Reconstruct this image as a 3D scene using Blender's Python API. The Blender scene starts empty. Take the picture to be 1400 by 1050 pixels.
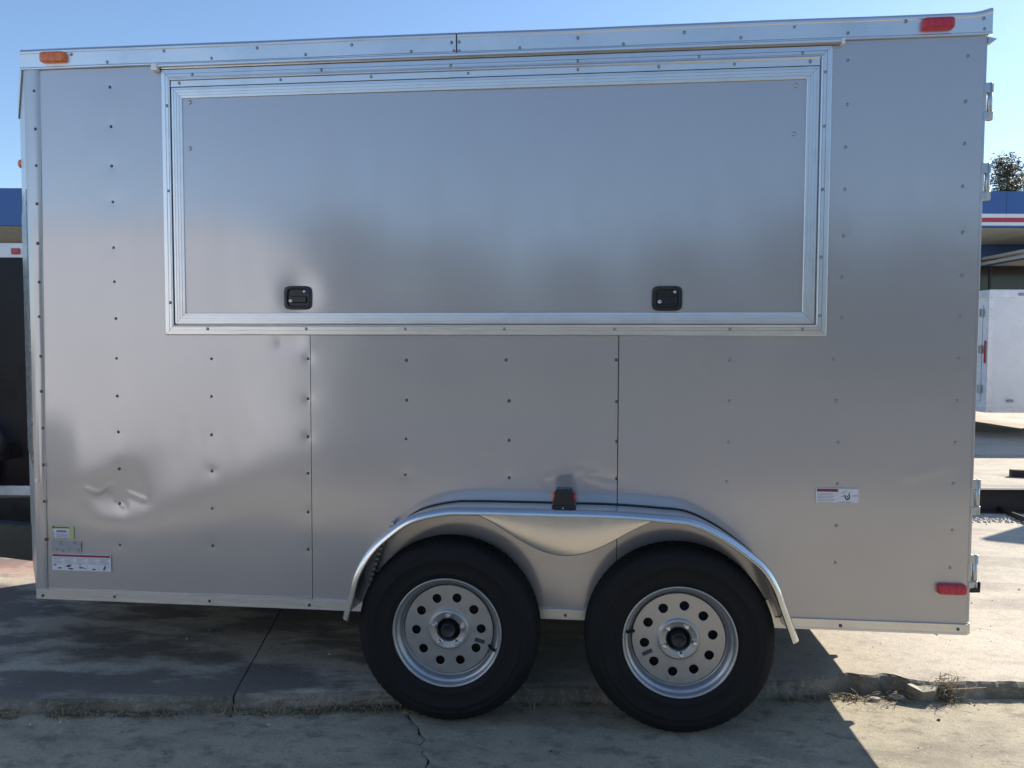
import bpy, bmesh, math, random
import numpy as np
from mathutils import Matrix, Vector
random.seed(7)
rng = np.random.default_rng(7)
scene = bpy.context.scene
COL = scene.collection
PI = math.pi

# ------------------------------------------------------------------ camera
F = 1031.46                                   # focal length in photo pixels (photo is 1400 x 1050)
CAM = np.array([2.2879, -2.9017, 1.4065])
YAW, PIT, ROL = 0.1019, -0.0470, 0.0032
fw = np.array([-math.sin(YAW) * math.cos(PIT), math.cos(YAW) * math.cos(PIT), math.sin(PIT)])
r0 = np.array([math.cos(YAW), math.sin(YAW), 0.0])
u0 = np.cross(r0, fw)
rt = math.cos(ROL) * r0 + math.sin(ROL) * u0
up = -math.sin(ROL) * r0 + math.cos(ROL) * u0
cd = bpy.data.cameras.new('camera')
cam = bpy.data.objects.new('camera', cd)
COL.objects.link(cam)
cd.sensor_width = 36.0
cd.lens = F / 1400 * 36.0
cd.clip_start = 0.05
cd.clip_end = 2000
m = Matrix.Identity(4)
for i in range(3):
    m[i][0], m[i][1], m[i][2], m[i][3] = rt[i], up[i], -fw[i], CAM[i]
cam.matrix_world = m
scene.camera = cam

# ------------------------------------------------------------------ sky, sun, exposure
SUN = Vector((1.20, 1.03, 1.0)).normalized()
EL = math.asin(SUN.z)
AZ = math.atan2(SUN.x, SUN.y)
world = bpy.data.worlds.new('World')
scene.world = world
world.use_nodes = True
wn = world.node_tree.nodes
sky = wn.new('ShaderNodeTexSky')
sky.sky_type = 'NISHITA'
sky.sun_disc = False
sky.sun_elevation = EL
sky.sun_rotation = AZ
sky.air_density = 1.0
sky.dust_density = 0.2
sky.ozone_density = 3.2
world.node_tree.links.new(sky.outputs[0], wn['Background'].inputs[0])
wn['Background'].inputs[1].default_value = 0.115
sd = bpy.data.lights.new('sun', 'SUN')
sd.energy = 5.0
sd.angle = math.radians(0.53)
sd.color = (1.0, 0.92, 0.81)
sun = bpy.data.objects.new('sun', sd)
COL.objects.link(sun)
sun.location = (4, 6, 14)
sun.rotation_euler = SUN.to_track_quat('Z', 'Y').to_euler()
scene.view_settings.view_transform = 'Standard'
scene.view_settings.look = 'None'
scene.view_settings.gamma = 1.0
scene.view_settings.exposure = 0.82
scene.view_settings.use_curve_mapping = False
scene.render.engine = 'CYCLES'
scene.cycles.use_denoising = True
scene.cycles.max_bounces = 8


# ------------------------------------------------------------------ pixel helpers (a pixel gives a direction, the plane gives the distance)
def ray(px, py):
    return fw + (px - 700) / F * rt - (py - 525) / F * up


def W(px, py, Y=0.0):
    d = ray(px, py)
    t = (Y - CAM[1]) / d[1]
    q = CAM + t * d
    return float(q[0]), float(q[2])


def G(px, py, z=0.0):
    d = ray(px, py)
    t = (z - CAM[2]) / d[2]
    q = CAM + t * d
    return float(q[0]), float(q[1])


# ------------------------------------------------------------------ materials
def new_mat(name):
    mt = bpy.data.materials.new(name)
    mt.use_nodes = True
    nt = mt.node_tree
    return mt, nt, nt.nodes['Principled BSDF'], nt.links


def noise(nt, vec, scale, detail=4, rough=0.55, stretch=None):
    n = nt.nodes.new('ShaderNodeTexNoise')
    n.inputs['Scale'].default_value = scale
    n.inputs['Detail'].default_value = detail
    n.inputs['Roughness'].default_value = rough
    if stretch:
        mp = nt.nodes.new('ShaderNodeMapping')
        mp.inputs['Scale'].default_value = stretch
        nt.links.new(vec, mp.inputs[0])
        vec = mp.outputs[0]
    nt.links.new(vec, n.inputs['Vector'])
    return n.outputs['Fac']


def ramp(nt, fac, stops):
    r = nt.nodes.new('ShaderNodeValToRGB')
    el = r.color_ramp.elements
    while len(el) < len(stops):
        el.new(0.5)
    for e, (p, c) in zip(el, stops):
        e.position = p
        e.color = (c, c, c, 1) if isinstance(c, (int, float)) else (*c, 1)
    nt.links.new(fac, r.inputs[0])
    return r.outputs[0]


def mix(nt, fac, a, b, mode='MIX'):
    n = nt.nodes.new('ShaderNodeMix')
    n.data_type = 'RGBA'
    n.blend_type = mode
    for sock, v in ((n.inputs[0], fac), (n.inputs[6], a), (n.inputs[7], b)):
        if hasattr(v, 'links'):
            nt.links.new(v, sock)
        elif isinstance(v, (int, float)):
            sock.default_value = v
        else:
            sock.default_value = (*v, 1)
    return n.outputs[2]


def bump(nt, bsdf, h, strength, dist=0.01):
    b = nt.nodes.new('ShaderNodeBump')
    b.inputs['Strength'].default_value = strength
    b.inputs['Distance'].default_value = dist
    nt.links.new(h, b.inputs['Height'])
    nt.links.new(b.outputs[0], bsdf.inputs['Normal'])


def coord(nt, kind='Object'):
    if kind == 'World':
        return nt.nodes.new('ShaderNodeNewGeometry').outputs['Position']
    return nt.nodes.new('ShaderNodeTexCoord').outputs[kind]


def mat(name, col, rough=0.5, metal=0.0, var=0.12, scale=12, bmp=0.0, bscale=80, stretch=None, rvar=0.1, coat=0.0, kind='World'):
    mt, nt, b, L = new_mat(name)
    v = coord(nt, kind)
    f = noise(nt, v, scale, 5, 0.6, stretch)
    lo = tuple(c * (1 - var) for c in col)
    hi = tuple(min(1, c * (1 + var)) for c in col)
    L.new(ramp(nt, f, [(0.3, lo), (0.7, hi)]), b.inputs['Base Color'])
    L.new(ramp(nt, f, [(0.3, max(0.02, rough - rvar)), (0.7, min(1, rough + rvar))]), b.inputs['Roughness'])
    b.inputs['Metallic'].default_value = metal
    b.inputs['Coat Weight'].default_value = coat
    if bmp:
        bump(nt, b, noise(nt, v, bscale, 3, 0.6, stretch), bmp, 0.004)
    return mt


M = {}
# painted aluminium skin of the trailer
mt, nt, b, L = new_mat('silver_paint')
v = coord(nt, 'World')
big = noise(nt, v, 1.7, 4, 0.6)
fine = noise(nt, v, 260, 2, 0.5)
smear = noise(nt, v, 9, 5, 0.65, (1, 1, 0.35))
c1 = ramp(nt, big, [(0.3, (0.367, 0.358, 0.372)), (0.7, (0.405, 0.396, 0.405))])
L.new(mix(nt, ramp(nt, smear, [(0.45, 0.0), (0.8, 0.35)]), c1, (0.34, 0.32, 0.315)), b.inputs['Base Color'])
L.new(ramp(nt, smear, [(0.3, 0.11), (0.7, 0.17)]), b.inputs['Roughness'])
b.inputs['Metallic'].default_value = 0.86
bump(nt, b, fine, 0.05, 0.001)
# metal flake under the clear film scatters a second, wider lobe
b2 = nt.nodes.new('ShaderNodeBsdfPrincipled')
b2.inputs['Base Color'].default_value = (0.61, 0.588, 0.592, 1)
b2.inputs['Metallic'].default_value = 0.75
b2.inputs['Roughness'].default_value = 0.5
mxs = nt.nodes.new('ShaderNodeMixShader')
mxs.inputs[0].default_value = 0.5
L.new(b.outputs[0], mxs.inputs[1])
L.new(b2.outputs[0], mxs.inputs[2])
L.new(mxs.outputs[0], nt.nodes['Material Output'].inputs['Surface'])
M['skin'] = mt


def metal_mat(name, col, r0_, r1_, stretch, metallic=1.0, bs=0.1):
    mt, nt, b, L = new_mat(name)
    v = coord(nt, 'World')
    s = noise(nt, v, 30, 5, 0.7, stretch)
    d = noise(nt, v, 6, 5, 0.7)
    c = ramp(nt, s, [(0.25, tuple(x * 0.86 for x in col)), (0.75, col)])
    L.new(mix(nt, ramp(nt, d, [(0.5, 0.0), (0.75, 0.5)]), c, tuple(x * 0.72 for x in col)), b.inputs['Base Color'])
    L.new(ramp(nt, s, [(0.3, r0_), (0.7, r1_)]), b.inputs['Roughness'])
    b.inputs['Metallic'].default_value = metallic
    bump(nt, b, s, bs, 0.001)
    return mt


M['alu_h'] = metal_mat('mill_aluminium_along', (0.78, 0.77, 0.765), 0.28, 0.46, (0.3, 12, 12))
M['alu_v'] = metal_mat('mill_aluminium_upright', (0.78, 0.77, 0.765), 0.28, 0.46, (12, 12, 0.3))
M['fender'] = metal_mat('bright_fender_aluminium', (0.70, 0.69, 0.69), 0.16, 0.27, (0.8, 6, 6), 1.0, 0.0)
M['galv'] = metal_mat('galvanised_steel', (0.55, 0.58, 0.60), 0.3, 0.5, (5, 5, 5))
M['screw'] = metal_mat('zinc_screw', (0.13, 0.135, 0.145), 0.28, 0.4, (5, 5, 5))
M['trim_screw'] = metal_mat('trim_screw_zinc', (0.34, 0.35, 0.37), 0.22, 0.36, (5, 5, 5))
M['rim'] = mat('silver_wheel_paint', (0.40, 0.405, 0.415), 0.36, 0.75, 0.06, 30, 0.05, 200)
M['rim_flat'] = M['rim']
M['hub_steel'] = metal_mat('hub_steel', (0.75, 0.75, 0.76), 0.2, 0.35, (6, 6, 6))
M['tyre'] = mat('black_rubber', (0.0085, 0.0085, 0.0092), 0.78, 0, 0.3, 14, 0.15, 120)
M['tyre'].node_tree.nodes['Principled BSDF'].inputs['Specular IOR Level'].default_value = 0.3
M['black_plastic'] = mat('black_plastic', (0.012, 0.012, 0.014), 0.34, 0, 0.1, 40)
M['black_steel'] = mat('black_frame_paint', (0.014, 0.014, 0.016), 0.45, 0, 0.2, 20, 0.1, 90)
M['dark'] = mat('dark_underside', (0.02, 0.02, 0.02), 0.8)
M['roof'] = mat('roof_metal', (0.6, 0.6, 0.6), 0.5, 0.6)
M['amber'] = mat('amber_lens', (0.72, 0.16, 0.03), 0.25, 0, 0.12, 60, 0.2, 300, coat=0.3)
M['red'] = mat('red_lens', (0.50, 0.02, 0.045), 0.28, 0, 0.12, 60, 0.2, 300, coat=0.3)
M['white_plastic'] = mat('white_plastic', (0.78, 0.78, 0.76), 0.4)
M['sticker'] = mat('sticker_white', (0.66, 0.66, 0.70), 0.35, 0, 0.05)
M['sticker_clear'] = mat('sticker_grey', (0.34, 0.35, 0.38), 0.3, 0.3, 0.1, 60)
M['sticker_yellow'] = mat('sticker_yellow', (0.48, 0.49, 0.24), 0.4, 0, 0.06)
M['ink'] = mat('ink', (0.05, 0.05, 0.07), 0.5)
M['ink_grey'] = mat('ink_grey', (0.25, 0.26, 0.31), 0.5)
M['ink_blue'] = mat('ink_blue', (0.17, 0.19, 0.36), 0.5)
M['ink_red'] = mat('ink_red', (0.36, 0.035, 0.045), 0.5)
M['ink_maroon'] = mat('ink_maroon', (0.25, 0.02, 0.06), 0.5)
M['black_skin'] = mat('black_trailer_skin', (0.006, 0.006, 0.011), 0.32, 0, 0.4, 3, 0.02, 8)
M['black_skin'].node_tree.nodes['Principled BSDF'].inputs['Specular IOR Level'].default_value = 0.25
M['white_skin'] = mat('white_trailer_skin', (0.74, 0.75, 0.77), 0.28, 0, 0.05, 3, 0.03, 6, coat=0.2)
M['white_trim'] = mat('white_trim', (0.70, 0.70, 0.72), 0.35, 0.2)
M['blue'] = mat('blue_fascia', (0.045, 0.125, 0.36), 0.5, 0, 0.10, 1.5)
M['band_white'] = mat('white_band', (0.85, 0.84, 0.85), 0.5, 0, 0.04, 3)
M['band_red'] = mat('red_band', (0.48, 0.045, 0.08), 0.5, 0, 0.06, 3)
M['soffit'] = mat('beige_soffit', (0.86, 0.79, 0.64), 0.7, 0, 0.06, 2, 0.1, 20)
M['stucco'] = mat('beige_wall', (0.48, 0.43, 0.35), 0.8, 0, 0.1, 2, 0.2, 30)
M['beam'] = mat('rusty_dark_steel', (0.045, 0.033, 0.030), 0.65, 0.2, 0.35, 8, 0.4, 40, (0.3, 3, 3))
M['bark'] = mat('bark', (0.10, 0.075, 0.055), 0.9, 0, 0.3, 20, 0.5, 40)
M['leaf'] = mat('leaf', (0.085, 0.10, 0.06), 0.6, 0, 0.45, 0.9)
M['leaf_b'] = mat('leaf_pale', (0.13, 0.145, 0.09), 0.6, 0, 0.4, 0.9)
M['leaf_c'] = mat('leaf_olive', (0.23, 0.23, 0.19), 0.6, 0, 0.35, 0.9)
M['asphalt'] = mat('asphalt', (0.105, 0.103, 0.103), 0.85, 0, 0.25, 4, 0.4, 120)
M['turf'] = mat('turf', (0.12, 0.125, 0.07), 0.9, 0, 0.35, 3, 0.4, 60)
M['straw'] = mat('dry_straw', (0.30, 0.235, 0.145), 0.8, 0, 0.4, 60)
M['weed'] = mat('grey_weed', (0.085, 0.085, 0.06), 0.85, 0, 0.4, 60)
M['stone'] = mat('broken_concrete', (0.46, 0.42, 0.36), 0.9, 0, 0.25, 30, 0.4, 90)
M['soil'] = mat('soil', (0.055, 0.047, 0.04), 0.95, 0, 0.4, 6, 0.3, 30)

# dark storefront glass
mt, nt, b, L = new_mat('dark_glass')
b.inputs['Base Color'].default_value = (0.02, 0.021, 0.022, 1)
b.inputs['Roughness'].default_value = 0.12
M['glass'] = mt

# diamond plate
mt, nt, b, L = new_mat('tread_plate')
v = coord(nt, 'World')
mp = nt.nodes.new('ShaderNodeMapping')
mp.inputs['Rotation'].default_value = (0.785, 0.3, 0.785)
L.new(v, mp.inputs[0])
w1 = nt.nodes.new('ShaderNodeTexVoronoi')
w1.inputs['Scale'].default_value = 34
L.new(mp.outputs[0], w1.inputs['Vector'])
hh = ramp(nt, w1.outputs['Distance'], [(0.15, 1.0), (0.45, 0.0)])
bump(nt, b, hh, 0.9, 0.004)
b.inputs['Base Color'].default_value = (0.42, 0.43, 0.46, 1)
b.inputs['Metallic'].default_value = 1
b.inputs['Roughness'].default_value = 0.25
M['tread_plate'] = mt


def concrete(name, a, bcol, stain, stain_lo, stain_hi, pink=False, blotch=0.3):
    mt, nt, b, L = new_mat(name)
    v = coord(nt, 'World')
    n1 = noise(nt, v, 1.1, 6, 0.62)
    n2 = noise(nt, v, 14, 6, 0.7)
    n3 = noise(nt, v, 160, 3, 0.7)
    n4 = noise(nt, v, 0.8, 6, 0.6, (1.0, 3.2, 1.0))
    n5 = noise(nt, v, 38, 4, 0.75, (1.0, 2.2, 1.0))
    c = ramp(nt, n1, [(0.3, a), (0.72, bcol)])
    c = mix(nt, ramp(nt, n2, [(0.35, 0.0), (0.75, 0.45)]), c, tuple(x * 0.72 for x in a))
    c = mix(nt, ramp(nt, n4, [(stain_lo, 0.0), (stain_hi, 0.75)]), c, stain)
    c = mix(nt, ramp(nt, n5, [(0.54, 0.0), (0.68, 0.6)]), c, tuple(x * 0.5 for x in a))
    n6 = noise(nt, v, 9, 6, 0.72, (1.0, 1.6, 1.0))
    c = mix(nt, ramp(nt, n6, [(0.52, 0.0), (0.63, blotch)]), c, stain)
    n7 = noise(nt, v, 3.0, 5, 0.6, (1.0, 2.0, 1.0))
    c = mix(nt, ramp(nt, n7, [(0.50, 0.0), (0.68, blotch * 0.8)]), c, stain)
    c = mix(nt, ramp(nt, n3, [(0.34, 0.6), (0.52, 0.0)]), c, tuple(x * 0.5 for x in a))
    c = mix(nt, ramp(nt, noise(nt, v, 60, 5, 0.8), [(0.56, 0.0), (0.66, 0.5)]), c, tuple(min(1, x * 1.3) for x in bcol))
    if pink:
        # oil and drip stains soaked into the slab where trailers stand
        so = nt.nodes.new('ShaderNodeSeparateXYZ')
        L.new(v, so.inputs[0])
        lx = nt.nodes.new('ShaderNodeMapRange')
        lx.inputs[1].default_value = 2.6
        lx.inputs[2].default_value = 1.4
        L.new(so.outputs[0], lx.inputs[0])
        st = ramp(nt, noise(nt, v, 1.6, 6, 0.62, (1.0, 2.6, 1.0)), [(0.44, 0.0), (0.54, 0.8)])
        ml = nt.nodes.new('ShaderNodeMath')
        ml.operation = 'MULTIPLY'
        L.new(lx.outputs[0], ml.inputs[0])
        L.new(st, ml.inputs[1])
        c = mix(nt, ml.outputs[0], c, (0.125, 0.105, 0.092))
        # faded red kerb paint across the slab, worn through
        sx = nt.nodes.new('ShaderNodeSeparateXYZ')
        L.new(v, sx.inputs[0])
        wob = nt.nodes.new('ShaderNodeMath')
        wob.operation = 'MULTIPLY_ADD'
        L.new(noise(nt, v, 3, 4), wob.inputs[0])
        wob.inputs[1].default_value = 0.5
        L.new(sx.outputs[1], wob.inputs[2])
        band = ramp(nt, wob.outputs[0], [(0.0, 0.0), (1.0, 0.0)])
        mr = nt.nodes.new('ShaderNodeMapRange')
        mr.inputs[1].default_value = 1.0
        mr.inputs[2].default_value = 2.9
        L.new(wob.outputs[0], mr.inputs[0])
        band = ramp(nt, mr.outputs[0], [(0.20, 0.0), (0.26, 0.8), (0.34, 0.8), (0.40, 0.05), (0.52, 0.05), (0.58, 0.7), (0.70, 0.7), (0.76, 0.0)])
        wear = ramp(nt, noise(nt, v, 9, 6, 0.7), [(0.35, 0.15), (0.65, 0.9)])
        fx = nt.nodes.new('ShaderNodeMapRange')
        fx.inputs[1].default_value = -0.5
        fx.inputs[2].default_value = -0.9
        L.new(sx.outputs[0], fx.inputs[0])
        m1 = nt.nodes.new('ShaderNodeMath')
        m1.operation = 'MULTIPLY'
        L.new(band, m1.inputs[0])
        L.new(wear, m1.inputs[1])
        m2 = nt.nodes.new('ShaderNodeMath')
        m2.operation = 'MULTIPLY'
        L.new(m1.outputs[0], m2.inputs[0])
        L.new(fx.outputs[0], m2.inputs[1])
        c = mix(nt, m2.outputs[0], c, (0.40, 0.19, 0.17))
    L.new(c, b.inputs['Base Color'])
    b.inputs['Roughness'].default_value = 0.88
    hsum = mix(nt, 0.5, n2, n3)
    bump(nt, b, hsum, 0.6, 0.007)
    return mt


M['upper'] = concrete('pale_concrete', (0.485, 0.426, 0.335), (0.58, 0.515, 0.41), (0.19, 0.168, 0.14), 0.53, 0.68, pink=True)
M['lower'] = concrete('grey_concrete', (0.385, 0.335, 0.238), (0.455, 0.40, 0.288), (0.165, 0.142, 0.105), 0.54, 0.74, blotch=0.75)

M['edge'] = concrete('weathered_shaded_slab_edge', (0.22, 0.195, 0.155), (0.34, 0.305, 0.245), (0.06, 0.057, 0.038), 0.5, 0.62)  # moss and dirt, with the shade of the step face mixed into the colour

# ------------------------------------------------------------------ object helpers
WM = {None: Matrix.Identity(4)}


def link(o, parent=None, mw=None):
    COL.objects.link(o)
    mw = mw or Matrix.Identity(4)
    o.parent = parent
    o.matrix_basis = WM[parent].inverted() @ mw
    WM[o] = mw
    return o


def tag(o, label=None, cat=None, group=None, kind=None):
    for k, v_ in (('label', label), ('category', cat), ('group', group), ('kind', kind)):
        if v_:
            o[k] = v_
    return o


def thing(name, loc, label, cat, group=None, rz=0.0):
    o = bpy.data.objects.new(name, None)
    o.empty_display_size = 0.2
    link(o, None, Matrix.Translation(loc) @ Matrix.Rotation(rz, 4, 'Z'))
    return tag(o, label, cat, group)


class MB:
    def __init__(s):
        s.v, s.f, s.mi, s.sm = [], [], [], []

    def add(s, verts, faces, mi=0, smooth=False):
        k = len(s.v)
        s.v += [tuple(map(float, q)) for q in verts]
        s.f += [tuple(i + k for i in f) for f in faces]
        s.mi += [mi] * len(faces)
        s.sm += [smooth] * len(faces)
        return s

    def box(s, x0, x1, y0, y1, z0, z1, bev=0.0, mi=0):
        if bev <= 0:
            vs = [(x, y, z) for z in (z0, z1) for y in (y0, y1) for x in (x0, x1)]
            return s.add(vs, [(0, 2, 3, 1), (4, 5, 7, 6), (0, 1, 5, 4), (2, 6, 7, 3), (0, 4, 6, 2), (1, 3, 7, 5)], mi)
        bm = bmesh.new()
        bmesh.ops.create_cube(bm, size=1)
        for q in bm.verts:
            q.co = Vector(((x0 + x1) / 2 + q.co.x * (x1 - x0), (y0 + y1) / 2 + q.co.y * (y1 - y0), (z0 + z1) / 2 + q.co.z * (z1 - z0)))
        bmesh.ops.bevel(bm, geom=bm.edges[:], offset=bev, segments=2, affect='EDGES', profile=0.5)
        bm.verts.ensure_lookup_table()
        s.add([q.co for q in bm.verts], [[q.index for q in f.verts] for f in bm.faces], mi)
        bm.free()
        return s

    def lathe(s, prof, seg=48, c=(0, 0, 0), axis='Y', mi=0, smooth=True, rmod=None, closed=False):
        vs, fs = [], []
        n = len(prof)
        for k in range(seg):
            a = 2 * PI * k / seg
            for j, (r, h) in enumerate(prof):
                rr = r + (rmod(j, k) if rmod else 0)
                if axis == 'Y':
                    vs.append((c[0] + rr * math.cos(a), c[1] + h, c[2] + rr * math.sin(a)))
                elif axis == 'Z':
                    vs.append((c[0] + rr * math.cos(a), c[1] + rr * math.sin(a), c[2] + h))
                else:
                    vs.append((c[0] + h, c[1] + rr * math.cos(a), c[2] + rr * math.sin(a)))
        for k in range(seg):
            for j in range(n - 1):
                a0, a1 = k * n + j, ((k + 1) % seg) * n + j
                fs.append((a0, a0 + 1, a1 + 1, a1))
        return s.add(vs, fs, mi, smooth)

    def tube(s, pts, rad, seg=8, mi=0, smooth=True):
        pts = [Vector(q) for q in pts]
        rad = rad if isinstance(rad, (list, tuple)) else [rad] * len(pts)
        vs, fs = [], []
        for i, q in enumerate(pts):
            t = (pts[min(i + 1, len(pts) - 1)] - pts[max(i - 1, 0)]).normalized()
            a = t.orthogonal().normalized() if abs(t.z) > 0.95 else t.cross(Vector((0, 0, 1))).normalized()
            b_ = t.cross(a)
            for k in range(seg):
                an = 2 * PI * k / seg
                vs.append(q + rad[i] * (math.cos(an) * a + math.sin(an) * b_))
        for i in range(len(pts) - 1):
            for k in range(seg):
                k2 = (k + 1) % seg
                fs.append((i * seg + k, i * seg + k2, (i + 1) * seg + k2, (i + 1) * seg + k))
        fs.append(tuple(range(seg))[::-1])
        fs.append(tuple(range((len(pts) - 1) * seg, len(pts) * seg)))
        return s.add(vs, fs, mi, smooth)

    def prism(s, poly, axis, a, b_, mi=0):
        """poly in the two remaining axes, extruded along axis from a to b_"""
        def P(q, h):
            return {'X': (h, q[0], q[1]), 'Y': (q[0], h, q[1]), 'Z': (q[0], q[1], h)}[axis]
        n = len(poly)
        vs = [P(q, a) for q in poly] + [P(q, b_) for q in poly]
        fs = [tuple(range(n)), tuple(range(2 * n - 1, n - 1, -1))] + [(i, (i + 1) % n + 0, (i + 1) % n + n, i + n) for i in range(n)]
        return s.add(vs, fs, mi)

    def mesh(s, name, mats, fix=True):
        me = bpy.data.meshes.new(name)
        me.from_pydata(s.v, [], s.f)
        for mm in (mats if isinstance(mats, (list, tuple)) else [mats]):
            me.materials.append(M[mm] if isinstance(mm, str) else mm)
        me.polygons.foreach_set('material_index', s.mi)
        me.polygons.foreach_set('use_smooth', s.sm)
        if fix:
            bm = bmesh.new()
            bm.from_mesh(me)
            bmesh.ops.recalc_face_normals(bm, faces=bm.faces[:])
            bm.to_mesh(me)
            bm.free()
        me.update()
        return me

    def build(s, name, mats, parent=None, local=False, fix=True):
        """world-space vertices unless local (then in the parent's frame)"""
        vs = np.array(s.v)
        c = (vs.min(0) + vs.max(0)) / 2
        s.v = [tuple(q) for q in (vs - c)]
        o = bpy.data.objects.new(name, s.mesh(name, mats, fix))
        mw = Matrix.Translation(Vector(c))
        if local:
            mw = WM[parent] @ mw
        return link(o, parent, mw)


def inst(name, me, parent, mw):
    return link(bpy.data.objects.new(name, me), parent, mw)


def copy_tree(o, parent, mw):
    c = o.copy()
    COL.objects.link(c)
    c.parent = parent
    c.matrix_basis = WM[parent].inverted() @ mw
    WM[c] = mw
    for ch in list(o.children):
        copy_tree(ch, c, mw @ WM[o].inverted() @ WM[ch])
    return c


# ------------------------------------------------------------------ ground
def step_y(x):
    """front edge of the upper slab (it runs at a slight angle to the trailer)"""
    xs = [-30, 0.03, 0.44, 0.92, 1.51, 2.17, 3.05, 3.31, 3.43, 3.56, 3.68, 3.8, 4.05, 40]
    ys = [-4.2, -0.285, -0.225, -0.155, -0.058, 0.045, 0.185, 0.235, 0.245, 0.255, 0.225, 0.255, 0.285, 4.6]
    return np.interp(x, xs, ys)


def upper_z(x):
    return np.interp(x, [-30, -0.5, 1.2, 3.0, 40], [0.05, 0.05, 0.058, 0.068, 0.068])


def wob(x, s=1.0, k=0.0):
    return s * (np.sin(7.1 * x + k) * 0.5 + np.sin(17.3 * x + 1.3 + k) * 0.3 + np.sin(41.7 * x + 2.1 * k) * 0.25 + np.sin(97 * x + k) * 0.18)


gm = MB().add([(-400, -400, -0.06), (400, -400, -0.06), (400, 400, -0.06), (-400, 400, -0.06)], [(0, 1, 2, 3)])
tag(gm.build('ground', 'soil'), kind='structure')

JX = [(-6, 2.1), (-0.168, 0.926), (0.806, 0.713), (60, -12.2)]           # joint between the upper slabs: (Y, X)


def joint_x(y):
    return np.interp(y, [q[0] for q in JX], [q[1] for q in JX])


def upper_slab(name, side):
    if side < 0:
        xs = np.concatenate([np.linspace(-40, -3, 12), np.linspace(-2.8, 0.0, 30), np.linspace(0.02, 0.90, 60)])
    else:
        xs = np.concatenate([np.linspace(0.94, 4.6, 260), np.linspace(4.8, 8, 12), np.linspace(9, 45, 12)])
    rows = []
    n = len(xs)
    fine = (xs > -2) & (xs < 4.7)
    ye = step_y(xs) + np.where(fine, wob(xs, 0.012) * np.abs(np.sin(2.3 * xs)) + rng.normal(0, 0.0015, n), 0)
    zt = upper_z(xs) + np.where(fine, wob(xs, 0.004, 2), 0)
    # broken bite in the edge beside the weed clump
    bite = np.exp(-((xs - 3.37) / 0.10) ** 2) + 0.8 * np.exp(-((xs - 3.52) / 0.05) ** 2)
    ye = ye + np.where(fine, 0.05 * bite, 0)
    rows.append((xs, ye - 0.012, np.full(n, -0.02)))
    for fz, kk in ((0.25, 3.1), (0.5, 7.7), (0.72, 11.3)):
        sm_ = np.convolve(rng.normal(0, 0.006, n), np.ones(5) / 5, 'same')
        rows.append((xs, ye - 0.012 + 0.010 * fz + sm_ * fine, zt * fz))
    rows.append((xs, ye + np.convolve(rng.normal(0, 0.004, n), np.ones(3) / 3, 'same') * fine, zt - 0.009))
    rows.append((xs, ye + 0.010, zt - 0.002))
    for dy in (0.04, 0.15, 0.4, 0.8, 1.4, 2.2, 3.5, 6, 10, 20, 60):
        rows.append((xs, ye * max(0, 1 - dy) + (step_y(xs)) * min(1, dy) + dy, upper_z(xs)))
    vs = []
    for X, Y, Z in rows:
        X = X.copy()
        if side < 0:
            sh = joint_x(Y[-1]) - 0.926 - 0.003
            wgt = np.clip((X + 3) / 3.9, 0, 1)
        else:
            sh = joint_x(Y[0]) - 0.926 + 0.003
            wgt = np.clip((4.5 - X) / 3.56, 0, 1)
        # the joint side follows the joint line
        key = X[-1] if side < 0 else X[0]
        X = X + wgt * (sh + (0.926 - key))
        vs += list(zip(X, Y, Z))
    fs = []
    for i in range(len(rows) - 1):
        for j in range(n - 1):
            a = i * n + j
            fs.append((a, a + 1, a + n + 1, a + n))
    mb = MB().add(vs, fs)
    mb.mi = [1 if k_ < 5 * (n - 1) else 0 for k_ in range(len(mb.f))]
    # side wall in the joint
    j = n - 1 if side < 0 else 0
    k = len(rows)
    side_v = [vs[i * n + j] for i in range(k)]
    low = [(q[0], q[1], -0.05) for q in side_v]
    mb.add(side_v + low, [(i, i + 1, k + i + 1, k + i) for i in range(k - 1)])
    return tag(mb.build(name, ['upper', 'edge']), kind='structure')


upper_slab('pavement', -1)
upper_slab('pavement', 1)

CRK = [(0.9, 1.62), (0.05, 1.605), (-0.078, 1.611), (-0.12, 1.600), (-0.164, 1.628), (-0.21, 1.668), (-0.26, 1.680), (-0.29, 1.707), (-0.33, 1.700), (-0.36, 1.726), (-0.387, 1.716),
       (-0.43, 1.752), (-0.476, 1.748), (-0.6, 1.80), (-0.9, 1.78), (-1.4, 1.9), (-3, 2.0), (-4.9, 2.1)]


def lower_slab(name, side):
    ys = np.array(sorted(set([q[0] for q in CRK] + list(np.linspace(-1.0, 0.6, 50)))))
    cx = np.interp(ys, [q[0] for q in CRK[::-1]], [q[1] for q in CRK[::-1]])
    cx = cx + np.where(np.abs(ys) < 1.2, rng.normal(0, 0.003, len(ys)), 0) if side < 0 else cx + 0.0045 + 0.0035 * np.sin(ys * 40)
    offs = np.concatenate([[0, 0.01, 0.03], np.linspace(0.06, 2.6, 40), [4, 8, 20, 45]])
    n = len(offs)
    vs = []
    for y, c in zip(ys, cx):
        for o_ in offs:
            x = c + side * o_
            z = 0.0015 * math.sin(5 * x + 3 * y) + 0.001 * math.sin(13 * x - 7 * y) if abs(y) < 1.2 else 0
            if o_ == 0:
                z -= 0.003
            vs.append((x, y, z))
    fs = []
    for i in range(len(ys) - 1):
        for j in range(n - 1):
            a = i * n + j
            fs.append((a, a + 1, a + n + 1, a + n))
    mb = MB().add(vs, fs, 0, True)
    k = len(ys)
    sv = [vs[i * n] for i in range(k)]
    mb.add(sv + [(q[0], q[1], -0.05) for q in sv], [(i, i + 1, k + i + 1, k + i) for i in range(k - 1)])
    return tag(mb.build(name, 'lower'), kind='structure')


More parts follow.
